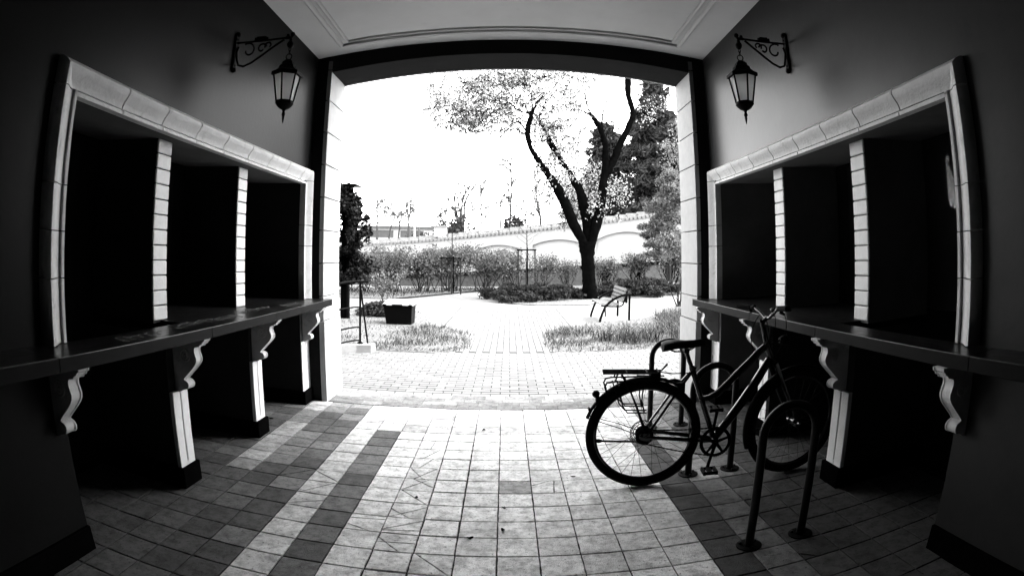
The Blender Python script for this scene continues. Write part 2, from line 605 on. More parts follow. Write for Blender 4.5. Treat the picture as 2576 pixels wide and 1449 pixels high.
# running-bond pavers in front of the gate, then the path between the beds
pv = MB()
PL, PW = .2, .1
k = 0
yy = YD2 + .05
while yy < 8.34:
    x = -4.4 + (PL / 2 if k % 2 else 0)
    while x < 4.4:
        if not (x < -1.2 and yy > 8.25):
            sl_ = (R3.uniform(-.004, .004), R3.uniform(-.01, .01))
            g_ = .0045 if yy < 6.4 else .0035
            slab(pv, [(x, yy + .004), (x + PL, yy + .004), (x + PL, yy + PW - .004), (x, yy + PW - .004)], -.006, lambda a, b, c=(x, yy), s=sl_: (a - c[0]) * s[0] + (b - c[1]) * s[1], R3.uniform(.8, 1.15), gl=g_ + R3.uniform(-.001, .0025), lip=.003, rough=.001)
        x += PL
    yy += PW
    k += 1
x = -1.3
k = 0
while x < 1.2:
    yy2 = yy + .0 - (PL / 2 if k % 2 else 0)
    while yy2 < 15.5:
        if yy2 >= yy - .001:
            slab(pv, [(x, yy2 + .008), (x + PW, yy2 + .008), (x + PW, yy2 + PL - .008), (x, yy2 + PL - .008)], -.006, lambda a, b: 0, R3.uniform(.8, 1.25), gl=R3.uniform(.0035, .006), lip=.003, rough=.001)
        yy2 += PL
    x += PW
    k += 1
tag(pv.build('pavement', PAVER), kind='structure')
pb = MB()
pb.box(-4.5, 4.5, YD2 + .03, 8.36, -.2, -.0115)
pb.box(-1.32, 1.22, 8.36, 15.6, -.2, -.0115)
tag(pb.build('pavement_bed', PAVBED), kind='structure')


def ribbon(name, pts, z, mat, kind='structure', seg=None):
    b = MB()
    n = len(pts)
    b.add([(x, y_, z) for x, y_ in pts], [tuple(range(n))])
    return tag(b.build(name, mat), kind=kind)


# planting beds (soil), slightly mounded sheets
def bed(name, poly, z, mat=SOIL):
    b = MB()
    n = len(poly)
    cx_ = sum(p_[0] for p_ in poly) / n
    cy_ = sum(p_[1] for p_ in poly) / n
    out = [(x, y_, -.012) for x, y_ in poly]
    inn = [(cx_ + (x - cx_) * .9, cy_ + (y_ - cy_) * .93, z) for x, y_ in poly]
    b.add(out + inn, [(i, (i + 1) % n, (i + 1) % n + n, i + n) for i in range(n)] + [tuple(range(n, 2 * n))])
    return tag(b.build(name, mat, smooth=False), kind='structure')


BED_L = [(-1.96, 8.38), (-.85, 8.38), (-.62, 8.9), (-.80, 10.35), (-1.6, 11.7), (-1.9, 13.6), (-3.0, 14.3), (-5.5, 13.2), (-5.5, 8.38)]
BED_R = [(.66, 8.4), (5, 8.4), (5.5, 17.0), (3.9, 13.4), (2.9, 12.2), (1.4, 11.5), (.72, 10.3), (.55, 9.2)]
bed('bed_earth', BED_L, .03)
bed('bed_earth', BED_R, .03)
bed('shrub_bed_earth', [(-.7, 18.4), (.1, 16.6), (.76, 16.15), (2.2, 15.95), (2.9, 17.4), (5.6, 18.6), (9, 21), (9, 30), (-12, 33), (-12, 17.2), (-6, 17.2), (-3.7, 17.6), (-2.3, 20.2), (-.9, 22.6)], .02)

# ---------------------------------------------------------------- the passage
ZC, ZCR, XW = 3.374, 3.532, 1.93          # ceiling at the walls / at the crown
ZH, ZHR = 3.227, 3.389                    # head of the gate at the jambs / crown


def ceil_z(x): return ZCR - (ZCR - ZC) * (x / XW) ** 2
def head_z(x): return ZHR - (ZHR - ZH) * (x / 1.772) ** 2


b = MB()
NX = 28
xs = [-1.96 + 3.93 * i / NX for i in range(NX + 1)]
b.add([(x, -2.6, ceil_z(x)) for x in xs] + [(x, YD1 + .1, ceil_z(x)) for x in xs] + [(x, -2.6, 4.2) for x in xs] + [(x, YD1 + .1, 4.2) for x in xs],
      [(i, i + 1, i + NX + 2, i + NX + 1) for i in range(NX)] + [(2 * NX + 2 + i, 2 * NX + 3 + i, 3 * NX + 4 + i, 3 * NX + 3 + i) for i in range(NX)])
ceiling = b.build('ceiling', CEIL, smooth=True)
tag(ceiling, kind='structure')
# raised double bead running round the ceiling field
XM, YM = 1.615, 5.02
b = MB()
for off, rr in ((0, .026), (.078, .020)):
    xo, yo = XM - off, YM - off
    pts = [(-xo, -2.5 + .3 * k, ceil_z(xo) - .002) for k in range(int((yo + 2.5) / .3))] + [(-xo, yo, ceil_z(xo) - .002)]
    pts += [(-xo + 2 * xo * i / 24, yo, ceil_z(-xo + 2 * xo * i / 24) - .002) for i in range(1, 25)]
    pts += [(xo, yo - .3 * k, ceil_z(xo) - .002) for k in range(1, int((yo + 2.5) / .3))]
    b.tube(pts, rr, 8, up=(0, 0, 1))
o = b.build('ceiling_moulding', CEIL, ceiling, smooth=True)
b = MB()
b.box(-2.9, 2.9, -2.9, -2.6, -.2, 4.2)
tag(b.build('unseen_wall_back', DARKW), kind='structure')  # unseen end wall added to block light from behind the camera

# gate wall (facade) with its reveals
gate = thing('gateway_wall', 'white block jambs and dark lintel framing the bright opening', 'gateway', (0, YD1, 0))
b = MB()
for s, xa in ((-1, 1.767), (1, 1.777)):
    b.box(s * (xa + .03), -12 if s < 0 else 3.4, YD1, YD2 - .02, -.2, 6.2)
o = b.build('facade', DARKW, gate)
b = MB()
hx = [-1.80 + 3.6 * i / NX for i in range(NX + 1)]
n1_ = NX + 1
b.add([(x, YD1 + .001, head_z(x)) for x in hx] + [(x, YD2, head_z(x)) for x in hx] + [(x, YD1 + .001, 6.2) for x in hx] + [(x, YD2, 6.2) for x in hx],
      [(i, i + 1, i + n1_ + 1, i + n1_) for i in range(NX)] + [(i, i + 1, i + 2 * n1_ + 1, i + 2 * n1_) for i in range(NX)] + [(n1_ + i, n1_ + i + 1, 3 * n1_ + i + 1, 3 * n1_ + i) for i in range(NX)] +
      [(0, n1_, 3 * n1_, 2 * n1_), (NX, n1_ + NX, 3 * n1_ + NX, 2 * n1_ + NX), (2 * n1_, 2 * n1_ + NX, 3 * n1_ + NX, 3 * n1_)])
o = b.build('lintel', material('dark_lintel_plaster', .03, .85, spec=0, n_scale=4, n_amt=.1, bump=.2), gate, smooth=True)
b = MB()
xs2 = [-1.77 + 3.54 * i / NX for i in range(NX + 1)]
b.tube([(x, YD2 - .008, head_z(x) - .001) for x in xs2], .012, 6)
b.build('drip_edge', WHITE, gate)
for s, xa in ((-1, 1.767), (1, 1.777)):
    b = MB()
    zs = [-.1, .80] + [1.037 + .3165 * k for k in range(8)] + [3.35]
    for z0, z1 in zip(zs[:-1], zs[1:]):
        w = .012 if z1 <= .81 else 0
        b.box(s * (xa - w), s * (xa + .045), YD1 - .004 - w, YD2 + .03, z0 + .004, z1 - .004)
    b.build('jamb', JAMBM, gate, bevel=.006)
b = MB()
b.box(-12.3, -1.95, -3.2, YD1, 5.9, 6.2)
b.box(1.96, 3.4, -3.2, YD1, 5.9, 6.2)
b.box(-1.95, 1.96, -3.2, YD1, 5.9, 6.2)
b.build('roof', DARKW, gate)


def bracket_outline():
    """scroll bracket seen from the side: x out from the wall, z up"""
    top = [(0, .9495), (.205, .9495), (.203, .935), (.190, .927), (.186, .916), (.170, .910), (.166, .900), (.150, .897), (.134, .892)]
    face = [(.128, .880), (.128, .862), (.134, .845), (.141, .825), (.139, .805), (.128, .785), (.108, .762), (.085, .738), (.062, .715), (.047, .698), (.038, .687)]
    ball = []
    c, r = (.045, .655), .028
    for k in range(10):
        a = math.radians(80 - k * 20)
        ball.append((c[0] + r * math.cos(a), c[1] + r * math.sin(a)))
    return top + face + ball + [(.020, .618), (0, .610)]


BR = bracket_outline()


def side_wall(s, aw, label, counter_front):
    def X(d): return s * (aw + d)          # d > 0 goes into the wall
    root = thing('side_wall', label, 'wall', (s * aw, 2.6, 0), group='facing passage walls')
    # plastered wall
    DB, DE = .68, .80
    b = MB()
    b.box(X(0), X(DE), -2.6, 1.83, -.1, 1.0)
    b.box(X(0), X(DE), -2.6, 1.80, 1.0, 2.16)
    b.box(X(0), X(DE), -2.6, YD1, 2.16, 3.9)
    b.box(X(.0), X(.03), 5.14, YD1, 1.0, 2.16)
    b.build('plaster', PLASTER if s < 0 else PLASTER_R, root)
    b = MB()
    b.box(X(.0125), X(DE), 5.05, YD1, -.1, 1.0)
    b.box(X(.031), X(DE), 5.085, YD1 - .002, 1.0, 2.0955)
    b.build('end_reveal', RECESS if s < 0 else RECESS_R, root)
    # back of the recesses
    b = MB()
    if s < 0:
        b.box(X(DB), X(DE), 1.83, 5.05, -.1, 1.0)
        b.box(X(DB), X(DE), 1.80, 5.14, 1.0, 2.16)
    else:
        b.box(X(DB), X(DE), 1.83, 5.05, -.1, 1.0)
        b.box(X(DB), X(DE), 2.76, 5.14, 1.0, 2.16)
        b.box(X(DB), X(DE), 1.80, 2.40, 1.0, 2.16)
        b.box(X(DB), X(DE), 2.40, 2.76, 1.0, 1.24)
        b.box(X(DB), X(DE), 2.40, 2.76, 2.01, 2.16)
        # added sheet behind the mesh, its two ragged gaps shaped as the light spots
        def gap(poly): b.prism([(y_ if y_ in (2.40, 2.76) else y_ + .045, z_) for y_, z_ in poly], lambda y_, z_, d: (X(d), y_, z_), DB + .03, DB + .05)
        gap([(2.40, 1.24), (2.76, 1.24), (2.76, 1.62), (2.655, 1.60), (2.62, 1.66), (2.56, 1.63), (2.53, 1.70), (2.48, 1.78), (2.40, 1.80)])
        gap([(2.76, 1.62), (2.76, 2.01), (2.66, 2.01), (2.668, 1.93), (2.655, 1.82), (2.65, 1.74), (2.655, 1.60)])
        gap([(2.66, 2.01), (2.40, 2.01), (2.40, 1.965), (2.50, 1.955), (2.58, 1.975), (2.66, 1.955)])
        gap([(2.58, 1.975), (2.595, 1.90), (2.56, 1.84), (2.53, 1.76), (2.53, 1.70), (2.48, 1.78), (2.475, 1.86), (2.50, 1.955)])
        gap([(2.40, 1.80), (2.48, 1.78), (2.425, 1.84), (2.44, 1.90), (2.40, 1.965)])
    b.build('recess_back', SHUT, root)
    if s > 0:
        b = MB()
        b.add([(X(DB - .004), 1.80, 1.03), (X(DB - .004), 2.86, 1.03), (X(DB - .004), 2.86, 2.09), (X(DB - .004), 1.80, 2.09)], [(0, 1, 2, 3)])
        b.build('mesh_screen', PERF, root)
    # shutters: three boards set between the fins
    for (ya, yb) in ((1.84, 2.84), (3.04, 3.98), (4.19, 5.05)):
        if s > 0 and ya < 2: continue
        b = MB()
        n = 6
        for k in range(n):
            b.box(X(DB - .02), X(DB - .002), ya + (yb - ya) * k / n + .003, ya + (yb - ya) * (k + 1) / n - .003, 1.03, 2.08)
        b.build('shutter', SHUT, root, bevel=.003)
    # soffit of the opening
    b = MB()
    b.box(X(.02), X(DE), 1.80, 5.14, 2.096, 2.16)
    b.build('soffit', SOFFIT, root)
    # brick piers
    for (ya, yb) in ((2.86, 3.017), (4.005, 4.167)):
        b = MB()
        z = 1.014
        k = 0
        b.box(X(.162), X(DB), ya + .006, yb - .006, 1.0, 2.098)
        b.build('partition', RECESS if s < 0 else RECESS_R, root)  # partition sides coloured as shade behind the white front blocks
        b = MB()
        while z < 2.09:
            z1 = min(z + .0905, 2.098)
            b.box(X(.151), X(.168), ya, yb, z + .003, z1 - .003)
            z = z1
            k += 1
        pier = b.build('pier', PIERW, root, bevel=.008)
    # moulded frame round the opening, in blocks
    W = .150
    prof = [(0, -.01), (0, .020), (.010, .046), (.026, .060), (.045, .058), (.066, .044), (.088, .026), (.108, .017), (.120, .015), (.122, .006), (.128, .006), (.130, .026), (.148, .026), (.150, .020), (.150, -.03), (.12, -.03)]
    b = MB()

    def seg(f, t0, t1, m0=0., m1=0.):
        """one block: f(u, v, t) -> point; m0/m1: mitre slope with u"""
        n = len(prof)
        vs = [f(u, v, t0 + m0 * u) for u, v in prof] + [f(u, v, t1 + m1 * u) for u, v in prof]
        b.add(vs, [tuple(reversed(range(n))), tuple(range(n, 2 * n))] + [(i, (i + 1) % n, (i + 1) % n + n, i + n) for i in range(n)])
    ZT, YN_, YF_ = 2.240, 1.725, 5.225
    top = lambda u, v, t_: (X(-v), t_, ZT - u)
    near = lambda u, v, t_: (X(-v), YN_ + u, t_)
    far = lambda u, v, t_: (X(-v), YF_ - u, t_)
    js = [YN_, 2.249, 2.641, 3.03, 3.409, 3.808, 4.186, 4.572, 4.949, YF_]
    G = .0045
    for k in range(9):
        seg(top, js[k] + (G if k else 0), js[k + 1] - (G if k < 8 else 0), 1 if k == 0 else 0, -1 if k == 8 else 0)
    for fn, zz in ((near, [1.016, 1.30, 1.50, 1.698, 2.114]), (far, [1.016, 1.515, 1.708, 2.127])):
        zz = zz + [ZT]
        for k in range(len(zz) - 1):
            if k == len(zz) - 2: seg(fn, zz[k] + G * .6, ZT, 0, -1) if False else seg(fn, zz[k] + G * .6, ZT - .0, 0, -1)
            else: seg(fn, zz[k] + G * .6, zz[k + 1] - G * .6)
    b.build('moulded_frame', WHITE, root, smooth=True, auto=30)
    # counter shelf
    b = MB()
    xf = s * counter_front
    for (ya, yb) in ((-2.5, -.3), (-.3, 1.62), (1.62, 2.95), (2.95, 3.95), (3.95, YD1 - .006)):
        b.box(xf, X(.66) if ya > 1.7 else X(.0), ya + .001, yb - .001, .950, 1.0095)
    b.box(xf, s * 1.755 if s < 0 else s * 1.768, YD1 - .006, YD1 + .075, .950, 1.0095)
    ctr = b.build('counter', CEDGE, root, bevel=.003)
    b = MB()
    for (ya, yb) in ((-2.5, -.3), (-.3, 1.62), (1.62, 2.95), (2.95, 3.95), (3.95, YD1 - .006)):
        b.box(xf - s * .002, X(.655) if ya > 1.7 else X(.0), ya + .001, yb - .001, 1.0100, 1.0142)
    b.box(xf - s * .002, s * 1.755 if s < 0 else s * 1.768, YD1 - .006, YD1 + .074, 1.0100, 1.0142)
    b.build('counter_top', COUNTER, ctr, bevel=.0015)
    # pilasters under the counter, skirtings
    for k, (ya, yb) in enumerate(((2.80, 2.975), (3.955, 4.127), (5.05, YD1 - .004))):
        b = MB()
        if k < 2:
            ym = (ya + yb) / 2
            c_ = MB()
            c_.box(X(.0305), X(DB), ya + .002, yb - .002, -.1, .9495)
            c_.build('partition', RECESS, root)  # shade-coloured core, left bare beside the bracket above the boards
            b.box(X(0), X(.03), ya, ym - .006, -.1, .612)
            b.box(X(0), X(.03), ym + .006, yb, -.1, .612)
            b.box(X(-.001), X(.03), ym - .006, ym + .006, -.1, .16)
        else:
            b.box(X(0), X(.012), ya, yb, -.1, .612)
        pil = b.build('pilaster', PIERW, root, bevel=.004)
        b = MB()
        b.box(X(-.022), X(DB), ya - .018, min(yb + .018, YD1 - .001), -.05, .131)
        b.build('plinth', SKIRT, root, bevel=.004)
    b = MB()
    b.box(X(-.020), X(.0005), -2.58, 1.83, -.05, .131)
    b.build('skirting', SKIRT, root, bevel=.004)
    # scroll brackets
    for (ya, yb) in ((1.752, 1.828), (2.874, 2.950), (4.010, 4.086), (5.115, 5.190)):
        b = MB()
        b.prism(BR, lambda x_, z_, d: (X(-x_), d, z_), ya + .009, yb - .009)
        # proud fillets along both edges of the scroll ribbon
        for yy_ in (ya, yb - .009):
            b.prism([(0, .9492)] + [(x_ + .004, z_) for x_, z_ in BR[1:-2]] + [(.020, .614), (0, .606)], lambda x_, z_, d: (X(-x_), d, z_), yy_, yy_ + .009)
        b.box(X(.029), X(.001), ya + .002, yb - .002, .600, .9490)
        for yy_, dd in ((ya, -1), (yb, 1)):
            for rr_ in (.034, .019):
                b.tube([(X(-.066 + rr_ * math.cos(a_ * pi / 9)), yy_ + dd * .002, .838 + rr_ * math.sin(a_ * pi / 9)) for a_ in range(18)], .005, 6, closed=True)
            b.sphere((X(-.066), yy_ + dd * .002, .838), .008, 6)
        b.build('scroll_bracket', WHITE, root, smooth=True, auto=35)
    return root, ctr, X


wallL, ctrL, XL = side_wall(-1, 1.924, 'left plastered wall with ticket openings over a counter with pale scrawls', 1.700)
wallR, ctrR, XR = side_wall(1, 1.939, 'right plastered wall with counter behind the parked bicycle', 1.755)

# scrawls on the left counter
b = MB()
R4 = random.Random(3)
for (x0, y0, n, w) in ((-1.80, 2.16, 5, .10), (-1.86, 2.75, 8, .08), (-1.84, 3.20, 7, .07), (-1.90, 3.7, 8, .09), (-1.83, 4.4, 6, .08)):
    pts = []
    for k in range(n * 8):
        a = k / 8 * 2 * pi
        pts.append((x0 + .045 * math.sin(a) * (1 + .4 * math.sin(a * .37)) + R4.uniform(-.004, .004), y0 + k * w / 8 * .8 + .030 * math.cos(a * 1.03), 1.0150))
    b.tube(pts, .0075, 4, flat=.12)
b.build('scrawl', GRAFF, ctrL)


# ---------------------------------------------------------------- wall lanterns
def lantern(s, aw, yl, tip_d, zz, label):
    root = thing('wall_lantern', label, 'lantern', (s * aw, yl, zz), group='hanging wall lanterns')
    # local x runs from the wall to the room: out(d)
    def P(d, z, dy=0): return (s * (aw - d), yl + dy, z)
    b = MB()
    b.box(*(sorted((s * aw, s * (aw - .016)))), yl - .022, yl + .022, zz - .125, zz + .135)
    b.sphere(P(.012, zz + .138), .022, 8)
    b.sphere(P(.012, zz - .125), .020, 8)
    for z in (zz - .09, zz + .10): b.sphere(P(.018, z), .007, 6)
    b.build('wall_plate', IRON, root, smooth=True)
    b = MB()
    za = zz + .075
    L_ = tip_d
    b.tube([P(.01, za), P(L_ * .5, za + .002), P(L_ - .03, za + .012)], .0075, 8)
    b.tube([P(L_ - .04, za + .012), P(L_, za + .012), P(L_ + .012, za + .030)], .011, 8)
    b.sphere(P(L_ + .010, za + .034), .017, 8)
    b.sphere(P(L_ - .026, za + .028), .012, 8)
    b.box(*(sorted((s * (aw - L_ * .36), s * (aw - L_ * .60)))), yl - .010, yl + .010, za + .004, za + .026)
    b.box(*(sorted((s * (aw - L_ * .40), s * (aw - L_ * .56)))), yl - .008, yl + .008, za + .024, za + .034)
    b.build('arm', IRON, root, smooth=True)
    b = MB()
    # diagonal brace curling back to the plate
    dg = [(L_ - .05, za), (L_ * .72, za - .045), (L_ * .52, za - .105), (L_ * .34, za - .155), (L_ * .20, za - .178), (L_ * .10, za - .165), (.028, za - .125), (.018, za - .07), (.03, za - .03)]
    b.tube([P(d, z) for d, z in dg], [.008] * 9, 8)

    def scroll(cx, cz, r0, r1, a0, a1, n=18, w=.0065):
        b.tube([P(cx + (r0 + (r1 - r0) * k / n) * math.cos(a0 + (a1 - a0) * k / n), cz + (r0 + (r1 - r0) * k / n) * math.sin(a0 + (a1 - a0) * k / n)) for k in range(n + 1)], w, 6)
    scroll(L_ * .26, za - .062, .058, .022, 2.2, 2.2 - 5.2)
    scroll(L_ * .50, za - .055, .040, .012, .4, .4 + 5.2)
    scroll(L_ * .62, za - .036, .032, .010, 3.6, 3.6 - 4.6)
    b.build('scrollwork', IRON, root, smooth=True)
    xt, zt = s * (aw - L_), za + .012
    b = MB()
    b.sphere((xt, yl, zt - .052), .024, 10, 1.15)
    b.lathe([(.010, -.035), (.012, -.02), (.006, 0)], (xt, yl, zt), 10)
    for k, (za_, rr_) in enumerate(((zt - .088, .013), (zt - .110, .013))):
        ring = []
        for q in range(14):
            a = q / 14 * 2 * pi
            ring.append((xt + (rr_ * math.cos(a) * .62 if k == 0 else 0), yl + (0 if k == 0 else rr_ * math.cos(a) * .62), za_ + rr_ * 1.25 * math.sin(a)))
        b.tube(ring, .003, 6, closed=True)
    b.tube([(xt + .021 * math.cos(q / 16 * 2 * pi), yl, zt - .141 + .021 * math.sin(q / 16 * 2 * pi)) for q in range(16)], .004, 6, closed=True)
    b.build('chain', IRON, root, smooth=True)
    z0 = zt - .165            # top of the cap
    b = MB()
    b.lathe([(.010, .004), (.026, 0), (.041, -.014), (.047, -.032), (.058, -.040), (.064, -.058), (.086, -.078), (.106, -.088), (.110, -.092), (.110, -.112), (.100, -.114), (.094, -.112)], (xt, yl, z0), 6, phase=pi / 6)
    b.build('cap', IRON, root)
    zt1, zb1 = z0 - .110, z0 - .290
    R_t, R_b = .092, .058
    b = MB()
    for k in range(6):
        a = k * pi / 3 + pi / 6
        b.tube([(xt + R_t * math.cos(a), yl + R_t * math.sin(a), zt1), (xt + R_b * math.cos(a), yl + R_b * math.sin(a), zb1)], .0065, 6)
        b.tube([(xt + R_b * math.cos(a), yl + R_b * math.sin(a), zb1), (xt + R_b * math.cos(a + pi / 3), yl + R_b * math.sin(a + pi / 3), zb1)], .0075, 6)
        b.tube([(xt + R_t * math.cos(a), yl + R_t * math.sin(a), zt1 + .004), (xt + R_t * math.cos(a + pi / 3), yl + R_t * math.sin(a + pi / 3), zt1 + .004)], .0075, 6)
    b.build('cage', IRON, root, smooth=True)
    b = MB()
    b.lathe([(.062, 0), (.064, -.018), (.050, -.036), (.036, -.048), (.014, -.058), (.008, -.070), (.012, -.080), (.013, -.092), (.008, -.100), (.009, -.112), (.004, -.140), (.001, -.150)], (xt, yl, zb1 + .004), 12)
    b.build('base_finial', IRON, root, smooth=True)
    for k in range(6):
        a, a2 = k * pi / 3 + pi / 6, (k + 1) * pi / 3 + pi / 6
        f = .965
        b = MB()
        q = [(xt + R_t * f * math.cos(a), yl + R_t * f * math.sin(a), zt1), (xt + R_t * f * math.cos(a2), yl + R_t * f * math.sin(a2), zt1), (xt + R_b * f * math.cos(a2), yl + R_b * f * math.sin(a2), zb1), (xt + R_b * f * math.cos(a), yl + R_b * f * math.sin(a), zb1)]
        c_ = Vector((xt, yl, 0))
        inn = [(Vector(v) - (Vector(v) - Vector((xt, yl, v[2]))) * .03) for v in q]
        b.add(q + inn, [(0, 1, 2, 3), (7, 6, 5, 4), (0, 4, 5, 1), (1, 5, 6, 2), (2, 6, 7, 3), (3, 7, 4, 0)])
        b.build('glass_pane', GLASSM, root)
    return root


lantern(1, 1.939, 3.45, .385, 2.81, 'hanging iron lantern on a scrolled bracket, on the right wall')
lantern(-1, 1.924, 3.45, .440, 2.81, 'hanging iron lantern on a scrolled bracket, on the left wall')

# ---------------------------------------------------------------- bicycle stands
def stand(x0, x1, y, label):
    root = thing('bicycle_stand', label, 'bicycle stand', ((x0 + x1) / 2, y, 0), group='tubular hoop bicycle stands')
    b = MB()
    r = (x1 - x0) / 2
    zt = .770 - .022 - r
    pts = [(x0, y, .0), (x0, y, .3), (x0, y, zt)] + [((x0 + x1) / 2 - r * math.cos(k * pi / 14), y, zt + r * math.sin(k * pi / 14)) for k in range(1, 14)] + [(x1, y, zt), (x1, y, .3), (x1, y, 0)]
    b.tube(pts, .0225, 14)
    b.build('hoop', PAINTS, root, smooth=True)
    for x in (x0, x1):
        b = MB()
        b.lathe([(.066, .001), (.066, .006), (.062, .0075), (.024, .0075)], (x, y, 0), 24)
        b.lathe([(.027, .007), (.027, .012), (.023, .013)], (x, y, 0), 16)
        p_ = b.build('base_plate', IRON, root, smooth=True)
        for a in (.5, 2.6, 4.7):
            b = MB()
            b.lathe([(.0085, .007), (.0085, .016), (.005, .020)], (x + .046 * math.cos(a), y + .046 * math.sin(a), 0), 6)
            b.build('bolt', CHROME, p_)
    return root


stand(1.155, 1.430, 4.55, 'black hoop stand behind the bicycle saddle, nearest the garden')
stand(1.155, 1.452, 3.435, 'black hoop stand rising right behind the bicycle frame')
stand(1.158, 1.452, 2.36, 'black hoop stand in front of the bicycle front wheel, nearest the viewer')

# ---------------------------------------------------------------- bicycle
BX, BY = .813, 3.331
BD = Vector((.99393, -.10999, 0))
BN = Vector((.10999, .99393, 0))          # towards the garden (bicycle's left)
bike = thing('bicycle', 'black low-step city bicycle with rear rack leaning beside the hoop stands', 'bicycle', (BX, BY, 0))


def W(s_, z, n=0.): return Vector((BX, BY, 0)) + BD * s_ + BN * n + Vector((0, 0, z))


def wheel(axle, u, nrm, name_parent, hub_r):
    """u: forward unit vector of the wheel, nrm: axle direction"""
    RO = .357
    w = MB()
    ring = [axle + (u * math.cos(a) + Vector((0, 0, 1)) * math.sin(a)) * (RO - .024) for a in [2 * pi * k / 72 for k in range(72)]]
    w.tube(ring, .0245, 12, closed=True, up=nrm)
    ty = w.build('wheel', RUBBER, name_parent, smooth=True)
    w = MB()
    ring = [axle + (u * math.cos(a) + Vector((0, 0, 1)) * math.sin(a)) * (RO - .054) for a in [2 * pi * k / 72 for k in range(72)]]
    w.tube(ring, .012, 8, closed=True, up=nrm)
    w.build('rim', PAINTB, ty, smooth=True)
    w = MB()
    ns = 28
    for k in range(ns):
        a = 2 * pi * k / ns
        sd = 1 if k % 2 else -1
        off = (1 if (k // 2) % 2 else -1) * 1.15
        e = axle + (u * math.cos(a) + Vector((0, 0, 1)) * math.sin(a)) * (RO - .060)
        h = axle + (u * math.cos(a + off) + Vector((0, 0, 1)) * math.sin(a + off)) * (hub_r * .85) + nrm * (.030 * sd)
        w.tube([h, e], .0012, 4, cap=False)
    w.build('spokes', CHROME, ty)
    w = MB()

    def disc(r, n0, n1, m=20):
        vs = [axle + (u * math.cos(2 * pi * k / m) + Vector((0, 0, 1)) * math.sin(2 * pi * k / m)) * r + nrm * q for q in (n0, n1) for k in range(m)]
        w.add(vs, [tuple(range(m)), tuple(range(m, 2 * m))] + [(k, (k + 1) % m, (k + 1) % m + m, k + m) for k in range(m)])
    disc(hub_r, -.034, -.028)
    disc(hub_r, .028, .034)
    disc(hub_r * .72, -.028, .028)
    disc(.010, -.075, .075, 10)
    w.build('hub', PAINTB, ty)
    return ty


# rear wheel
axR = W(0, .357)
rw = wheel(axR, BD, BN, bike, .052)
b = MB()
m_ = 24
for k in range(m_):      # brake disc as a pierced ring
    a = 2 * pi * k / m_
    c_ = axR + (BD * math.cos(a) + Vector((0, 0, 1)) * math.sin(a)) * .072 + BN * .045
    b.tube([c_ + (BD * math.cos(a + 1.2) + Vector((0, 0, 1)) * math.sin(a + 1.2)) * .010, c_ - (BD * math.cos(a + 1.2) + Vector((0, 0, 1)) * math.sin(a + 1.2)) * .010], .0028, 5)
for r_ in (.080, .060):
    b.tube([axR + (BD * math.cos(2 * pi * k / 30) + Vector((0, 0, 1)) * math.sin(2 * pi * k / 30)) * r_ + BN * .045 for k in range(30)], .003, 5, closed=True)
b.build('brake_disc', CHROME, bike)
b = MB()
for r_ in (.052, .046, .038):
    b.tube([axR + (BD * math.cos(2 * pi * k / 30) + Vector((0, 0, 1)) * math.sin(2 * pi * k / 30)) * r_ - BN * (.040 + .004 * (r_ < .05)) for k in range(30)], .004, 5, closed=True)
b.build('sprocket', IRON, bike)

# front wheel, steered a little to the garden side
sa = math.radians(11)
FU = BD * math.cos(sa) + BN * math.sin(sa)
FN = -BD * math.sin(sa) + BN * math.cos(sa)
axF = W(.990, .357)
fw = wheel(axF, FU, FN, bike, .030)

# frame
b = MB()
hd_t, hd_b = W(.758, .905), W(.800, .800)
st_t, bbp = W(.283, .770), W(.447, .292)
b.tube([bbp, W(.40, .43), W(.34, .60), st_t], .0165, 12)
b.tube([W(.338, .570), W(.40, .575), W(.445, .595), W(.51, .652), W(.572, .714), W(.66, .793), W(.715, .846), W(.768, .884)], [.016, .019, .022, .023, .0235, .024, .024, .023], 14)
b.tube([bbp, W(.50, .370), W(.60, .505), W(.70, .650), W(.786, .790)], [.023, .027, .030, .030, .026], 14)
b.tube([hd_t, hd_b], .0225, 14)
for sd in (-1, 1):
    b.tube([bbp + BN * .018 * sd, W(.36, .306, .045 * sd), W(.12, .345, .062 * sd), W(0, .357, .066 * sd)], [.015, .0145, .012, .010], 8)
    b.tube([W(.285, .757, .012 * sd), W(.18, .630, .050 * sd), W(0, .357, .066 * sd)], [.009, .0085, .008], 8)
    b.add([W(-.018, .34, .066 * sd), W(.03, .33, .066 * sd), W(.03, .385, .066 * sd), W(-.012, .385, .066 * sd)] + [W(-.018, .34, .071 * sd), W(.03, .33, .071 * sd), W(.03, .385, .071 * sd), W(-.012, .385, .071 * sd)], [(0, 1, 2, 3), (4, 5, 6, 7), (0, 1, 5, 4), (1, 2, 6, 5), (2, 3, 7, 6), (3, 0, 4, 7)])
b.tube([W(.20, .655, -.045), W(.20, .655, .045)], .007, 8)
b.build('frame', PAINTB, bike, smooth=True)
# bottom bracket shell
b = MB()
b.tube([bbp - BN * .036, bbp + BN * .036], .024, 14)
b.build('bottom_bracket', PAINTB, bike, smooth=True)
# fork
b = MB()
crown = W(.812, .778)
b.tube([hd_b, crown], .017, 10)
for sd in (-1, 1):
    b.tube([crown + FN * .0, crown + FN * .045 * sd + Vector((0, 0, -.012)), crown + FN * .055 * sd + (axF - crown) * .45 - FU * .012, axF + FN * .058 * sd], [.016, .0165, .0145, .009], 8)
b.build('fork', PAINTB, bike, smooth=True)
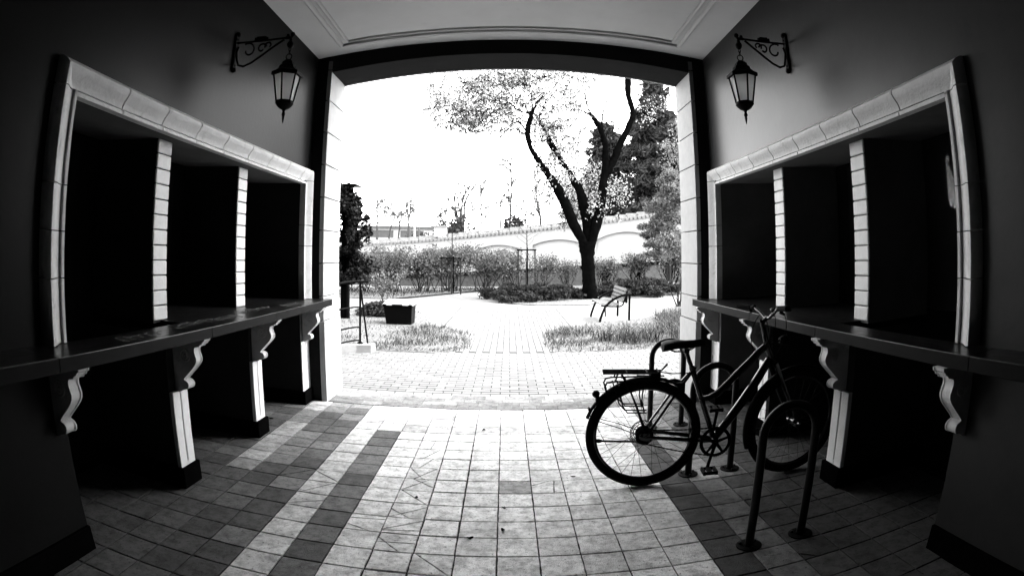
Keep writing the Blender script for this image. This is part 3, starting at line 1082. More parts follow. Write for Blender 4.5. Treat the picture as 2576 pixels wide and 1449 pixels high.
# seat
b = MB()
b.tube([st_t, W(.262, .822), W(.240, .890)], .0135, 12)
b.tube([W(.294, .735), W(.278, .788)], .019, 12)
b.tube([W(.288, .775, -.0), W(.31, .772, -.012)], .007, 6)
b.build('seat_post', PAINTB, bike, smooth=True)
rows_ = [(.088, .012, .918, .012), (.095, .062, .922, .030), (.118, .080, .930, .034), (.150, .076, .934, .032), (.190, .056, .933, .028), (.235, .034, .928, .024), (.290, .022, .928, .022), (.335, .018, .932, .022), (.358, .010, .928, .018)]
b = MB()
NS = 14
vs, fs = [], []
for (s_, hw, z, th_) in rows_:
    for k in range(NS):
        a = 2 * pi * k / NS
        zz = z + (.020 * math.sin(a) if math.sin(a) > 0 else th_ * 1.25 * math.sin(a))
        vs.append(W(s_, zz, hw * math.cos(a)))
for i in range(len(rows_) - 1):
    for k in range(NS): fs.append((i * NS + k, i * NS + (k + 1) % NS, (i + 1) * NS + (k + 1) % NS, (i + 1) * NS + k))
fs += [tuple(range(NS)), tuple((len(rows_) - 1) * NS + k for k in range(NS))]
b.add(vs, fs)
sad = b.build('saddle', PLASTIC, bike, smooth=True)
b = MB()
for sd in (-1, 1):
    b.tube([W(.125, .905, .035 * sd), W(.17, .882, .024 * sd), W(.235, .882, .020 * sd), W(.27, .892, .016 * sd), W(.318, .918, .006 * sd)], .0035, 6)
b.box(-.016, .016, -.024, .024, -.012, .014, M=Matrix.Translation(W(.240, .885)))
b.build('saddle_rail', CHROME, sad, smooth=True)
# crank set
b = MB()
cN = bbp - BN * .052
Z = Vector((0, 0, 1))
for r_, w_ in ((.096, .0055), (.087, .0065)):
    b.tube([cN + (BD * math.cos(2 * pi * k / 44) + Z * math.sin(2 * pi * k / 44)) * r_ for k in range(44)], w_, 6, closed=True)
for k in range(44):
    a = 2 * pi * k / 44
    b.tube([cN + (BD * math.cos(a) + Z * math.sin(a)) * .098, cN + (BD * math.cos(a) + Z * math.sin(a)) * .1035], .0022, 4)
for k in range(5):
    a = 2 * pi * k / 5 + .3
    b.tube([cN + (BD * math.cos(a) + Z * math.sin(a)) * .012, cN + (BD * math.cos(a) + Z * math.sin(a)) * .085], [.012, .008], 6)
b.tube([cN - BN * .006, cN + BN * .03], .020, 12)
b.build('chainring', IRON, bike, smooth=True)
ca = math.radians(255)
for sd in (-1, 1):
    cdir = (BD * math.cos(ca) + Z * math.sin(ca)) * (1 if sd < 0 else -1)
    if sd > 0: cdir = (BD * .17 + Z * .985)
    c0 = bbp + BN * .064 * sd
    c1 = c0 + cdir * .172 + BN * .006 * sd
    b = MB()
    b.tube([c0, c0 + cdir * .09, c1], [.0135, .0105, .0115], 8)
    b.build('crank', IRON, bike, smooth=True)
    b = MB()
    pc = c1 + BN * .060 * sd
    M_ = Matrix((tuple(BD) + (0,), tuple(BN) + (0,), (0, 0, 1, 0), (0, 0, 0, 1))).transposed()
    M_ = Matrix.Translation(pc) @ Matrix(((BD.x, BN.x, 0, 0), (BD.y, BN.y, 0, 0), (0, 0, 1, 0), (0, 0, 0, 1)))
    b.box(-.046, -.030, -.048, .048, -.013, .013, M=M_)
    b.box(.030, .046, -.048, .048, -.013, .013, M=M_)
    b.box(-.045, .045, -.048, -.038, -.011, .011, M=M_)
    b.box(-.045, .045, .038, .048, -.011, .011, M=M_)
    b.box(-.014, .014, -.046, .046, -.010, .010, M=M_)
    b.build('pedal', PLASTIC, bike, bevel=.002)
# chain with link bumps
b = MB()
for (a0, a1) in ((W(.447, .292 + .098, -.052), W(.0, .357 + .046, -.046)), (W(.447, .292 - .098, -.052), W(.0, .357 - .046, -.046))):
    n = 34
    pts = [a0.lerp(a1, k / n) - Z * (.006 * math.sin(pi * k / n)) for k in range(n + 1)]
    b.tube(pts, [.0052 if k % 2 else .0034 for k in range(n + 1)], 6)
b.build('chain', IRON, bike)
# mudguards
def guard(ax, u, nrm, R_, a0, a1, hw=.026, n=40):
    q = MB()
    vs, fs = [], []
    for k in range(n + 1):
        a = a0 + (a1 - a0) * k / n
        dr = u * math.cos(a) + Z * math.sin(a)
        for o_, r_ in ((-hw, R_ - .012), (-hw * .6, R_), (0, R_ + .004), (hw * .6, R_), (hw, R_ - .012), (hw * .9, R_ - .014), (0, R_ + .001), (-hw * .9, R_ - .014)):
            vs.append(ax + dr * r_ + nrm * o_)
    for k in range(n):
        for j in range(8): fs.append((k * 8 + j, k * 8 + (j + 1) % 8, (k + 1) * 8 + (j + 1) % 8, (k + 1) * 8 + j))
    fs += [tuple(range(8)), tuple(n * 8 + j for j in range(8))]
    q.add(vs, fs)
    return q


g1 = guard(axR, BD, BN, .376, math.radians(56), math.radians(161))
g1.tube([W(-.345, .485, .028), W(-.15, .42, .05), W(-.01, .36, .062)], .003, 6)
g1.tube([W(-.345, .485, -.028), W(-.15, .42, -.05), W(-.01, .36, -.062)], .003, 6)
g1.build('mudguard', PLASTIC, bike, smooth=True)
g2 = guard(axF, FU, FN, .376, math.radians(38), math.radians(200))
for sd in (-1, 1): g2.tube([axF + FN * .028 * sd + (FU * math.cos(3.25) + Z * math.sin(3.25)) * .37, axF + FN * .055 * sd], .003, 6)
g2.build('mudguard', PLASTIC, bike, smooth=True)
# luggage rack
b = MB()
for n_ in (-.052, -.018, .018, .052):
    b.tube([W(-.262, .771, n_), W(-.10, .768, n_), W(.075, .760, n_)], .0055, 8)
for s_ in (-.258, -.12, .0, .07): b.tube([W(s_, .768, -.052), W(s_, .768, .052)], .005, 6)
for sd in (-1, 1):
    n_ = .062 * sd
    b.tube([W(-.236, .645, n_), W(-.252, .690, n_), W(-.240, .716, n_), W(-.205, .722, n_), W(.03, .722, n_), W(.12, .722, n_ * .8)], .0055, 8)
    b.tube([W(-.19, .722, n_), W(-.178, .767, .05 * sd)], .005, 6)
    b.tube([W(.05, .722, n_), W(.05, .762, .05 * sd)], .005, 6)
    b.tube([W(-.155, .765, n_), W(-.100, .66, n_ * 1.1), W(-.045, .52, n_ * 1.15), W(.0, .385, n_ * 1.1)], .005, 8)
    b.tube([W(-.125, .722, n_), W(-.065, .58, n_ * 1.15), W(-.012, .44, n_ * 1.12), W(.0, .385, n_ * 1.1)], .0045, 8)
    b.tube([W(-.02, .722, n_), W(-.03, .60, n_ * 1.15), W(-.012, .52, n_ * 1.15)], .0045, 8)
    b.tube([W(-.20, .70, n_ * 1.1), W(-.165, .585, n_ * 1.2), W(-.130, .545, n_ * 1.2), W(.0, .540, n_ * 1.2)], .0042, 8)
    b.tube([W(-.17, .70, n_ * 1.1), W(-.145, .575, n_ * 1.2), W(-.115, .527, n_ * 1.2), W(.0, .522, n_ * 1.2)], .0042, 8)
b.tube([W(.075, .760, 0), W(.16, .745, 0), W(.262, .742, 0)], .004, 6)
b.build('luggage_rack', IRON, bike, smooth=True)
b = MB()
b.tube([W(.075, .765, -.022), W(.092, .775, -.022), W(.125, .806, -.018), W(.130, .806, .018), W(.098, .765, .022), W(.070, .765, .022)], .0045, 6)
b.tube([W(-.06, .748, -.02), W(.03, .742, -.02), W(.07, .752, -.02)], .004, 6)
b.box(-.03, .03, -.02, .02, -.022, .012, M=Matrix.Translation(W(.055, .748)))
b.build('spring_clip', IRON, bike, smooth=True)
# rear light, lock, kickstand
b = MB()
b.sphere(W(-.300, .632), .024, 8)
b.box(-.010, .010, -.018, .018, -.03, .02, M=Matrix.Translation(W(-.292, .618)))
b.build('rear_light', PLASTIC, bike)
b = MB()
b.box(-.004, .004, -.016, .016, -.012, .012, M=Matrix.Translation(W(-.340, .535)))
b.build('reflector', PLASTIC, bike)
b = MB()
b.tube([W(.175 + .055 * math.cos(a), .655 + .055 * math.sin(a) * .7, .034) for a in [k / 20 * 2 * pi for k in range(20)]], .012, 8, closed=True)
b.box(-.025, .025, -.03, .03, -.03, .03, M=Matrix.Translation(W(.215, .655, .02)))
b.build('frame_lock', PLASTIC, bike, smooth=True)
b = MB()
b.tube([W(.03, .300, .075), W(.0, .288, .080), W(-.05, .283, .085), W(-.255, .287, .100)], [.010, .009, .0075, .007], 8)
b.tube([W(-.250, .287, .100), W(-.270, .288, .101), W(-.292, .290, .102)], [.008, .015, .011], 8)
b.build('kickstand', IRON, bike, smooth=True)
# stem, handlebar, levers, bell, headlight, cables
b = MB()
stt = W(.728, 1.030)
b.tube([hd_t, W(.742, .975), stt], [.019, .016, .015], 10)
ba = stt + FU * .035 + Z * .022
b.tube([stt, ba], .014, 10)
b.tube([stt - Z * .002, stt + Z * .018], .021, 12)
b.build('stem', PAINTB, bike, smooth=True)
b = MB()
hb = []
for q in (-1., -.75, -.5, -.25, -.1, 0, .1, .25, .5, .75, 1.):
    aq = abs(q)
    hb.append(ba + FN * (.300 * q) + Z * (.055 * min(max((aq - .1) / .3, 0), 1) + (.03 if q < 0 else 0) * aq) - FU * (.045 * max(aq - .3, 0) ** 1.3 / .7))
b.tube(hb, .0105, 10)
bar = b.build('handlebar', PAINTB, bike, smooth=True)
for q in (-1, 1):
    e = hb[0] if q < 0 else hb[-1]
    i1 = hb[2] if q < 0 else hb[-3]
    dr = (e - i1).normalized()
    b = MB()
    b.tube([i1 + (e - i1) * .25, e + dr * .012], [.0165, .0175], 12)
    b.build('grip', RUBBER, bar, smooth=True)
    b = MB()
    lv = i1 + (e - i1) * .12
    b.tube([lv, lv + FU * .03 - Z * .012, lv + FU * .048 + dr * .035 - Z * .018, lv + FU * .040 + dr * .105 - Z * .014], [.010, .008, .0055, .0055], 8)
    b.tube([lv - dr * .015, lv + dr * .012], .017, 10)
    b.tube([lv - Z * .02 + dr * .02, lv - Z * .036 + dr * .045 + FU * .02], [.012, .008], 8)
    b.build('brake_lever', IRON, bar, smooth=True)
b = MB()
b.sphere(hb[3] + Z * .022, .021, 10, .7)
b.build('bell', CHROME, bar, smooth=True)
b = MB()
hl = W(.850, .905)
b.tube([hl, hl + FU * .025, hl + FU * .055], [.018, .030, .033], 14)
b.tube([W(.79, .885), hl], .007, 6)
b.build('headlight', PLASTIC, bike, smooth=True)
b = MB()
for (p0, p1, p2, p3) in ((hb[2], hb[2] + FU * .11 - Z * .05, W(.86, .88, -.08), W(.80, .80, -.03)), (hb[-3], hb[-3] + FU * .12 - Z * .04, W(.83, .86, .08), W(.78, .78, .03)),
                         (hb[3], hb[3] + FU * .08 - Z * .09, W(.70, .88, -.06), W(.69, .78, -.03)), (hb[-4], W(.64, .98, .05), W(.66, .86, .03), W(.72, .80, .02))):
    b.tube([(p0 * (1 - t_) ** 3 + p1 * 3 * t_ * (1 - t_) ** 2 + p2 * 3 * t_ * t_ * (1 - t_) + p3 * t_ ** 3) for t_ in [k / 14 for k in range(15)]], .0026, 6)
b.build('cable', RUBBER, bike, smooth=True)

# ================================================================ the garden
PITCHM = _R


def unproj(u, v, y):
    """a viewing direction measured in the photograph, met with the vertical plane at distance y (only used to place real things)"""
    a, b_ = u - 1288, -(v - 424.3)
    r = math.hypot(a, b_) + 1e-9
    th = 2 * math.asin(r / 2 / 1448.55)
    d = _R.T @ np.array([math.sin(th) * a / r, math.cos(th), math.sin(th) * b_ / r])
    k = y / d[1]
    return Vector((d[0] * k, y, d[2] * k + 1.5))


def limb_from(b, pts, y, dy=0., kf=None, n=8, jitter=.0, seed=0):
    """tapered limb through measured points (u, v, width_px)"""
    R_ = random.Random(seed)
    P, rr = [], []
    m_ = len(pts)
    for i, (u, v, w) in enumerate(pts):
        yy_ = y + dy * i / max(m_ - 1, 1)
        P.append(unproj(u, v, yy_))
        rr.append(max(w * .5 / 1448 * yy_, .012))
    Q, qr = [], []
    for i in range(m_ - 1):
        for k in range(4):
            t_ = k / 4
            p0, p1, p2, p3 = P[max(i - 1, 0)], P[i], P[i + 1], P[min(i + 2, m_ - 1)]
            Q.append(.5 * ((2 * p1) + (p2 - p0) * t_ + (2 * p0 - 5 * p1 + 4 * p2 - p3) * t_ ** 2 + (3 * p1 - p0 - 3 * p2 + p3) * t_ ** 3) + Vector((R_.uniform(-1, 1), R_.uniform(-1, 1), R_.uniform(-1, 1))) * jitter)
            qr.append((rr[i] * (1 - t_) + rr[i + 1] * t_) * R_.uniform(.93, 1.08))
    Q.append(P[-1])
    qr.append(rr[-1])
    b.tube(Q, qr, n)
    return P


def twigs(b, starts, R_, depth=3, length=1., spread=.6, r0=.02, up=.3, n=5, rmin=0., taper=.55):
    """fine branching twigs; returns the tip points"""
    tips = []
    stack = [(Vector(p), Vector(d).normalized(), length, r0, depth) for p, d in starts]
    while stack:
        p_, d, L_, r, dep = stack.pop()
        pts = [p_]
        q = p_.copy()
        dd = d.copy()
        for k in range(3):
            dd = (dd + Vector((R_.gauss(0, .18), R_.gauss(0, .18), R_.gauss(0, .12) + up * .12))).normalized()
            q = q + dd * L_ / 3
            pts.append(q.copy())
        b.tube(pts, [max(r * f_, rmin) for f_ in (1, .8, .65, .5)], 4 if dep < 2 else n, cap=False)
        if dep <= 0:
            tips.append(q)
            continue
        for k in range(R_.choice((2, 3))):
            nd = (dd + Vector((R_.gauss(0, spread), R_.gauss(0, spread), R_.gauss(0, spread * .7) + up * .3))).normalized()
            base = pts[R_.choice((2, 3))]
            stack.append((base, nd, L_ * R_.uniform(.6, .85), r * taper, dep - 1))
        tips.append(q)
    return tips


def blob(c, r, n, shell=.55):
    """n points spread through an ellipsoid, denser towards its skin"""
    v = NR.normal(size=(n, 3))
    v /= np.linalg.norm(v, axis=1)[:, None]
    k = (shell + (1 - shell) * NR.random(n)) ** .8
    return np.asarray(c) + v * np.asarray(r) * k[:, None]


# ---- the big forked tree
YT = 17.76
tree = thing('blossom_tree', 'large dark-barked tree forking into three limbs with light blossom, behind the bench', 'tree', (2.47, YT, 0))
q3 = lambda x, y_: ((1300 + x / 2.898) * .9659, (150 + y_ / 2.898) * .9659)
KW = .9659 / 2.898


def LP(*a): return [q3(x, y_) + (w * KW,) for x, y_, w in a]


b = MB()
base = unproj(1484, 752, YT)
trunk = [(1486, 757, 46), (1484, 745, 38), (1482, 715, 35), (1480, 680, 33), (1478, 650, 33), (1476, 625, 38), (1477, 608, 44)]
limb_from(b, trunk, YT, n=14)
limb_from(b, [(1472, 640, 22), (1468, 610, 21)] + LP((560, 1250, 86), (500, 1110, 80), (450, 1000, 77), (400, 925, 62), (340, 840, 49), (280, 750, 40), (240, 680, 37), (215, 570, 46), (238, 450, 34), (265, 380, 21), (330, 290, 13)), YT, dy=-1.2, n=10, jitter=.012, seed=1)
limb_from(b, [(1479, 640, 24), (1480, 612, 24)] + LP((665, 1230, 88), (640, 1120, 78), (605, 1000, 67), (560, 925, 54), (500, 820, 39), (450, 740, 44), (385, 640, 52), (350, 555, 28), (300, 470, 18), (250, 400, 10)), YT, dy=.9, n=10, jitter=.012, seed=2)
limb_from(b, [(1484, 640, 24), (1487, 612, 24)] + LP((740, 1230, 82), (770, 1080, 72), (785, 960, 62), (805, 850, 70)), YT, dy=.1, n=10, jitter=.01, seed=3)
limb_from(b, LP((800, 870, 56), (802, 740, 51), (800, 670, 45), (785, 600, 43), (760, 530, 45), (715, 460, 35), (690, 430, 27), (640, 412, 10)), YT + .1, dy=-.6, n=9, jitter=.01, seed=4)
limb_from(b, LP((705, 450, 16), (680, 395, 12), (658, 330, 11), (650, 250, 10), (655, 180, 10), (665, 110, 6)), YT - .4, n=6, jitter=.012, seed=5)
limb_from(b, LP((772, 545, 18), (780, 440, 15), (800, 370, 11), (822, 300, 10), (850, 240, 10), (882, 205, 9), (850, 150, 5)), YT - .2, n=6, jitter=.012, seed=6)
limb_from(b, LP((812, 870, 67), (870, 760, 65), (910, 660, 55), (960, 560, 50), (1008, 440, 46), (1004, 380, 41), (978, 300, 44), (972, 220, 55), (975, 130, 53), (985, 60, 44)), YT + .1, dy=.5, n=10, jitter=.01, seed=7)
limb_from(b, LP((1012, 445, 12), (1050, 422, 12), (1085, 420, 12), (1140, 442, 11), (1200, 470, 10), (1235, 500, 6)), YT + .4, n=6, jitter=.006, seed=8)
for k, pl in enumerate((((215, 575, 14), (150, 490, 12), (90, 500, 8), (0, 560, 4)), ((220, 600, 12), (120, 540, 9), (30, 560, 6), (-60, 600, 3)), ((240, 430, 14), (140, 400, 12), (60, 330, 9), (-60, 290, 6), (-180, 260, 3)), ((240, 470, 14), (170, 300, 10), (60, 200, 8), (-80, 130, 5)),
                       ((260, 400, 12), (240, 280, 9), (200, 180, 7), (180, 60, 5)), ((-60, 290, 7), (-130, 330, 5), (-200, 420, 4), (-250, 470, 3)), ((300, 470, 12), (350, 330, 9), (420, 220, 6), (450, 100, 4)), ((70, 340, 7), (-20, 400, 5), (-110, 470, 4), (-160, 500, 3)))):
    limb_from(b, LP(*pl), YT - .7, dy=R4.uniform(-1, 1), n=5, jitter=.02, seed=20 + k)
b.build('trunk', BARK, tree, smooth=True)
# crown: twigs plus small light leaves in drooping clusters
Rt = random.Random(77)
b = MB()
starts = []
tips = []
CL = []
zones = [((1090, 1310, 175, 360), 190), ((1310, 1500, 160, 330), 150), ((1160, 1330, 180, 330), 80), ((1330, 1480, 320, 500), 70), ((1420, 1520, 420, 560), 60), ((1500, 1570, 440, 520), 16), ((1380, 1460, 300, 480), 60), ((1560, 1700, 240, 300), 10), ((1500, 1620, 110, 180), 30), ((1220, 1420, 100, 200), 90), ((1080, 1230, 200, 330), 80), ((1560, 1620, 460, 520), 4)]
for (u0, u1, v0, v1), n in zones:
    for k in range(n):
        u, v = Rt.uniform(u0, u1), Rt.uniform(v0, v1)
        if u > 1560 and v < 250 and Rt.random() < .7: continue
        if u < 1200 and v > 200 + (u - 1070) * 1.3 + 60 and v > 290: continue
        if v > 330 + max(0, (u - 1300)) * 1.2 and u < 1330: continue
        yy_ = YT + (Rt.uniform(1.2, 3) if u > 1520 else Rt.gauss(.2 if v < 300 else 1.5, .9))
        p_ = unproj(u, v, yy_)
        starts.append((p_, (Rt.gauss(-.5, .6), Rt.gauss(0, .6), Rt.gauss(-.1, .5))))
        CL.append(p_)
tips = twigs(b, starts, Rt, depth=1, length=.34, spread=.8, r0=.016, up=-.5, rmin=.010)
tips += []
tw = b.build('twigs', BARK, tree)
pts = []
for p_ in CL:
    pts.append(blob(tuple(p_), (.34, .34, .26), 26, .1))
for p_ in tips:
    pts.append(blob(tuple(p_), (.10, .10, .12), 5, .1))
pts = np.vstack(pts)
leaves('crown', L_MAIN, pts, .052, tree, 1.3, tone=np.where(NR.random(len(pts)) < .10, NR.uniform(.02, .3, len(pts)), NR.uniform(.7, 2.6, len(pts))))


# ---- generic plants
def conifer(name, label, x, y, h, r, mat, leaf, n, barkm, seed=0, group=None, skirt=.12, tiers=9, top=.04):
    """tiered conifer: trunk, drooping boughs carrying needle sprays"""
    R_ = random.Random(seed)
    root = thing(name, label, 'tree', (x, y, 0), group=group)
    b = MB()
    b.tube([(x, y, -.05), (x + R_.uniform(-.05, .05), y, h * .5), (x, y, h)], [h * .018, h * .012, .008], 8)
    P = []
    nb = tiers * 9
    for k in range(nb):
        t_ = skirt + (1 - skirt) * (k + R_.random()) / nb
        a = R_.uniform(0, 2 * pi)
        L_ = r * (1 - t_) ** .75 * R_.uniform(.65, 1.15) + r * top
        z0 = h * t_
        tip = Vector((x + L_ * math.cos(a), y + L_ * math.sin(a), z0 - L_ * .10 + R_.uniform(-.05, .1) * L_))
        mid = Vector((x + L_ * .5 * math.cos(a), y + L_ * .5 * math.sin(a), z0 + L_ * .06))
        b.tube([(x, y, z0), mid, tip], [h * .004, h * .003, .003], 4, cap=False)
        m_ = max(int(n / nb * (L_ / r + .15) * 1.5), 4)
        tt = NR.random(m_) ** .7
        base_ = np.outer(1 - tt, (x, y, z0)) + np.outer(tt, tip)
        base_ += NR.normal(size=(m_, 3)) * np.array([.10, .10, .07]) * r * (.35 + .65 * (1 - tt))[:, None]
        P.append(base_)
    b.build('trunk', barkm, root)
    leaves('crown', mat, np.vstack(P), leaf, root, 3.2)
    return root


def shrub(name, label, x, y, w, h, mat, leaf, n, seed=0, group=None, stems=9, cat='shrub', depth=2, leafy=True, twm=None, d=None, r0=.016, spread=.45):
    R_ = random.Random(seed)
    root = thing(name, label, cat, (x, y, 0), group=group)
    b = MB()
    d = d or w * .6
    st = []
    for k in range(stems):
        a = R_.uniform(0, 2 * pi)
        q = (x + R_.uniform(-.3, .3) * w * .5, y + R_.uniform(-.3, .3) * d * .5, -.02)
        st.append((q, (math.cos(a) * .35 * w / h, math.sin(a) * .3 * d / h, 1)))
    tips = twigs(b, st, R_, depth=depth, length=h * .42, spread=spread, r0=r0, up=.7)
    b.build('stem', twm or TWIG, root)
    if leafy:
        P = []
        per = max(n // len(tips), 3)
        for t_ in tips:
            t_ = Vector((x + max(min(t_.x - x, w * .5), -w * .5), y + max(min(t_.y - y, d * .5), -d * .5), min(max(t_.z, h * .25), h)))
            P.append(blob(tuple(t_), (w * .13, d * .13, h * .13), per, .1))
        leaves('crown', mat, np.vstack(P), leaf, root, 1.5)
    return root


# dark clipped conifer beside the left jamb, with the lamp post in it
YX, YY = -3.50, 11.75
root = thing('dark_yew', 'nearly black evergreen beside the left jamb, wrapping the lamp post', 'tree', (YX, YY, 0))
Ry = random.Random(4)
b = MB()
b.tube([(YX, YY, -.05), (YX + .02, YY, 1.2), (YX, YY, 2.6)], [.07, .06, .02], 8)
P = []
yr = [(.72, .30), (.95, .50), (1.15, .62), (1.35, .55), (1.5, .46), (1.75, .62), (1.95, .70), (2.10, .66), (2.30, .46), (2.45, .36), (2.70, .24), (2.85, .14)]
for k in range(170):
    z = Ry.uniform(.74, 2.80)
    rr_ = np.interp(z, [q_[0] for q_ in yr], [q_[1] for q_ in yr])
    a = Ry.uniform(0, 2 * pi)
    L_ = rr_ * Ry.uniform(.6, 1.08)
    tip = Vector((YX + L_ * math.cos(a), YY + L_ * math.sin(a), z + .08))
    b.tube([(YX, YY, z - .1), tip], [.012, .006], 4, cap=False)
    for q_ in range(4):
        c_ = Vector((YX, YY, z - .05)).lerp(tip, Ry.uniform(.5, 1))
        P.append(blob(tuple(c_), (.10, .10, .10), 26, .1))
b.build('trunk', BARK, root)
leaves('crown', L_DARKC, np.vstack(P), .05, root, 1.5)

post = thing('lamp_post', 'dark lamp post with a flat square hood standing in the left evergreen', 'lamp post', (-3.40, 11.75, 0))
b = MB()
b.tube([(-3.40, 11.75, -.05), (-3.40, 11.75, 2.63)], .047, 12)
b.build('post', IRON, post, smooth=True)
b = MB()
b.box(-3.49, -3.31, 11.66, 11.84, 2.62, 2.82)
b.box(-3.62, -3.18, 11.53, 11.97, 2.82, 2.855)
b.prism([(-.07, 2.855), (.07, 2.855), (0, 2.91)], lambda a_, z_, d: (-3.40 + a_, d, z_), 11.70, 11.80)
b.build('lamp_head', IRON, post, bevel=.004)

# ---- kerb stone, railing
kx = [(-3.3, 7.05), (-2.9, 7.40), (-2.5, 7.80), (-2.2, 8.02), (-1.995, 8.10)]
kerb = MB()
N_ = len(kx)
top_ = []
wv = Vector((-.10, .16, 0))
vs = []
for z in (-.02, .115):
    for (x, y_) in kx: vs.append((x, y_, z))
    for (x, y_) in reversed(kx): vs.append((x + .03, y_ + .15, z))
M2 = 2 * N_
kerb.add(vs, [tuple(range(M2)), tuple(range(M2, 2 * M2))] + [(i, (i + 1) % M2, (i + 1) % M2 + M2, i + M2) for i in range(M2)])
tag(kerb.build('kerb_stone', STONE, bevel=.008), 'pale curved kerb stone under the railing left of the gate', 'kerb')
rail = thing('railing', 'dark tubular ramp railing rising from the pale kerb stone on the left', 'railing', (-2.24, 8.12, 0))
b = MB()
b.tube([(-2.17, 8.13, .11), (-2.155, 8.13, 1.03)], .017, 10)
b.lathe([(.045, .112), (.045, .122), (.022, .15)], (-2.17, 8.13, 0), 12)
b.build('post', IRON, rail, smooth=True)
b = MB()
b.tube([(-2.07, 8.20, .09), (-2.145, 8.13, .92)], .014, 8)
b.build('brace', IRON, rail, smooth=True)
for z, e, rr_ in ((1.03, .13, .017), (.655, -.01, .012), (.36, -.01, .012), (.165, -.01, .012)):
    b = MB()
    pts = [(-2.16 + e, 8.14, z)] + [(-2.17, 8.12, z + .003), (-2.24, 8.06, z + .004), (-2.34, 7.96, z - .01), (-2.55, 7.76, z - .06), (-2.9, 7.40, z - .15), (-3.3, 7.05, z - .25)]
    b.tube(pts, rr_, 8)
    b.build('handrail' if z > 1 else 'rail', IRON, rail, smooth=True)

# ---- grit bin
bin_ = thing('grit_bin', 'black plastic grit bin with a pale lid standing in the left grass', 'storage bin', (-2.15, 11.3, 0))
b = MB()
t0, t1 = (-2.485, -1.905, 11.13, 11.62, .40), (-2.43, -1.93, 11.17, 11.58, 0)
vs = [(t1[0], t1[2], t1[4]), (t1[1], t1[2], t1[4]), (t1[1], t1[3], t1[4]), (t1[0], t1[3], t1[4]), (t0[0], t0[2], t0[4]), (t0[1], t0[2], t0[4]), (t0[1], t0[3], t0[4]), (t0[0], t0[3], t0[4])]
b.add(vs, [(0, 3, 2, 1), (4, 5, 6, 7), (0, 1, 5, 4), (1, 2, 6, 5), (2, 3, 7, 6), (3, 0, 4, 7)])
b.box(-2.50, -1.89, 11.115, 11.635, .375, .405)
b.build('body', PLASTIC, bin_, bevel=.012)
b = MB()
vs = [(-2.51, 11.10, .406), (-1.88, 11.10, .406), (-1.88, 11.65, .406), (-2.51, 11.65, .406), (-2.51, 11.10, .425), (-1.88, 11.10, .425), (-1.90, 11.63, .50), (-2.49, 11.63, .50)]
b.add(vs, [(0, 3, 2, 1), (4, 5, 6, 7), (0, 1, 5, 4), (1, 2, 6, 5), (2, 3, 7, 6), (3, 0, 4, 7)])
b.build('lid', LIDM, bin_, bevel=.012)
for xa, xb in ((-2.49, -2.42), (-2.30, -2.09), (-1.97, -1.90)):
    b = MB()
    b.box(xa, xb, 11.085, 11.11, .40, .438)
    b.build('lid_hinge', PLASTIC, bin_, bevel=.006)

# ---- bench
bench = thing('park_bench', 'pale slatted bench with dark bow-shaped legs under the big tree', 'bench', (2.2, 12.45, 0))
for yb in (11.80, 13.10):
    b = MB()
    bow = [(1.853, -.02), (1.875, .08), (1.92, .21), (1.971, .327), (2.06, .42), (2.171, .495), (2.27, .54), (2.374, .567), (2.45, .578), (2.52, .578)]
    b.tube([(x, yb, z) for x, z in bow], .026, 8)
    b.tube([(2.481, yb, -.02), (2.490, yb, .575)], .026, 8)
    b.tube([(2.485, yb, .10), (2.485, yb, .40)], .024, 8)
    b.tube([(2.193, yb, -.02 if yb > 12 else .0), (2.193, yb, .32)], .016, 8) if yb > 12 else b.tube([(2.42, yb, .40), (2.42, yb, .56)], .03, 8)
    b.build('leg', IRON, bench, smooth=True)
    b = MB()
    b.tube([(1.89, yb + .02, .352), (2.10, yb + .02, .335), (2.29, yb + .02, .328), (2.35, yb + .02, .36), (2.40, yb + .02, .50), (2.445, yb + .02, .66)], .017, 8)
    b.build('side_rail', IRON, bench, smooth=True)
b = MB()
for k in range(5):
    x = 1.875 + .085 * k
    b.box(x, x + .066, 11.80, 13.14, .372 - .004 * k, .395 - .004 * k)
b.build('seat', SLAT, bench, bevel=.004)
b = MB()
for k in range(4):
    z = .44 + .078 * k
    x = 2.345 + .024 * k
    M_ = Matrix.Translation((x, 12.47, z)) @ Matrix.Rotation(.32, 4, 'Y')
    b.box(-.011, .011, -.67, .67, -.031, .031, M=M_)
b.build('backrest', SLAT, bench, bevel=.004)

# ---- garden wall with blind arches, sloping coping
def wall_y(x): return 29. - (x + 8) * (3.0 / 16)


WX = [-14 + k * .5 for k in range(49)]
top_pts = [(860, 617), (940, 611.5), (1100, 600), (1200, 590), (1320, 578), (1450, 564), (1600, 545), (1750, 524)]


def zx(u, v):
    """point of the wall's face seen in direction (u, v)"""
    y_ = 28.
    for _ in range(6):
        p_ = unproj(u, v, y_)
        y_ = wall_y(p_.x)
    return unproj(u, v, y_)


TPz = [zx(u, v) for u, v in top_pts]


def wtop(x):
    if x <= TPz[0].x: return TPz[0].z + (x - TPz[0].x) * (TPz[1].z - TPz[0].z) / (TPz[1].x - TPz[0].x)
    for a_, c_ in zip(TPz[:-1], TPz[1:]):
        if x <= c_.x: return a_.z + (c_.z - a_.z) * (x - a_.x) / (c_.x - a_.x)
    return TPz[-1].z + (x - TPz[-1].x) * .12


gw = thing('garden_wall', 'long white garden wall with blind arches behind the shrubs', 'wall', (0, 27.5, 0))
arches = []
for (u0, v0, u1, v1, uc, vc) in ((860, 640, 1000, 640, 925, 633.5), (1048, 638, 1160, 636, 1110, 629), (1193, 630, 1313, 627, 1254, 616), (1340, 616, 1462, 611, 1405, 602.5), (1500, 603, 1625, 590, 1568, 583.5)):
    arches.append((zx(u0, v0), zx(u1, v1), zx(uc, vc)))
b = MB()
DP = .16


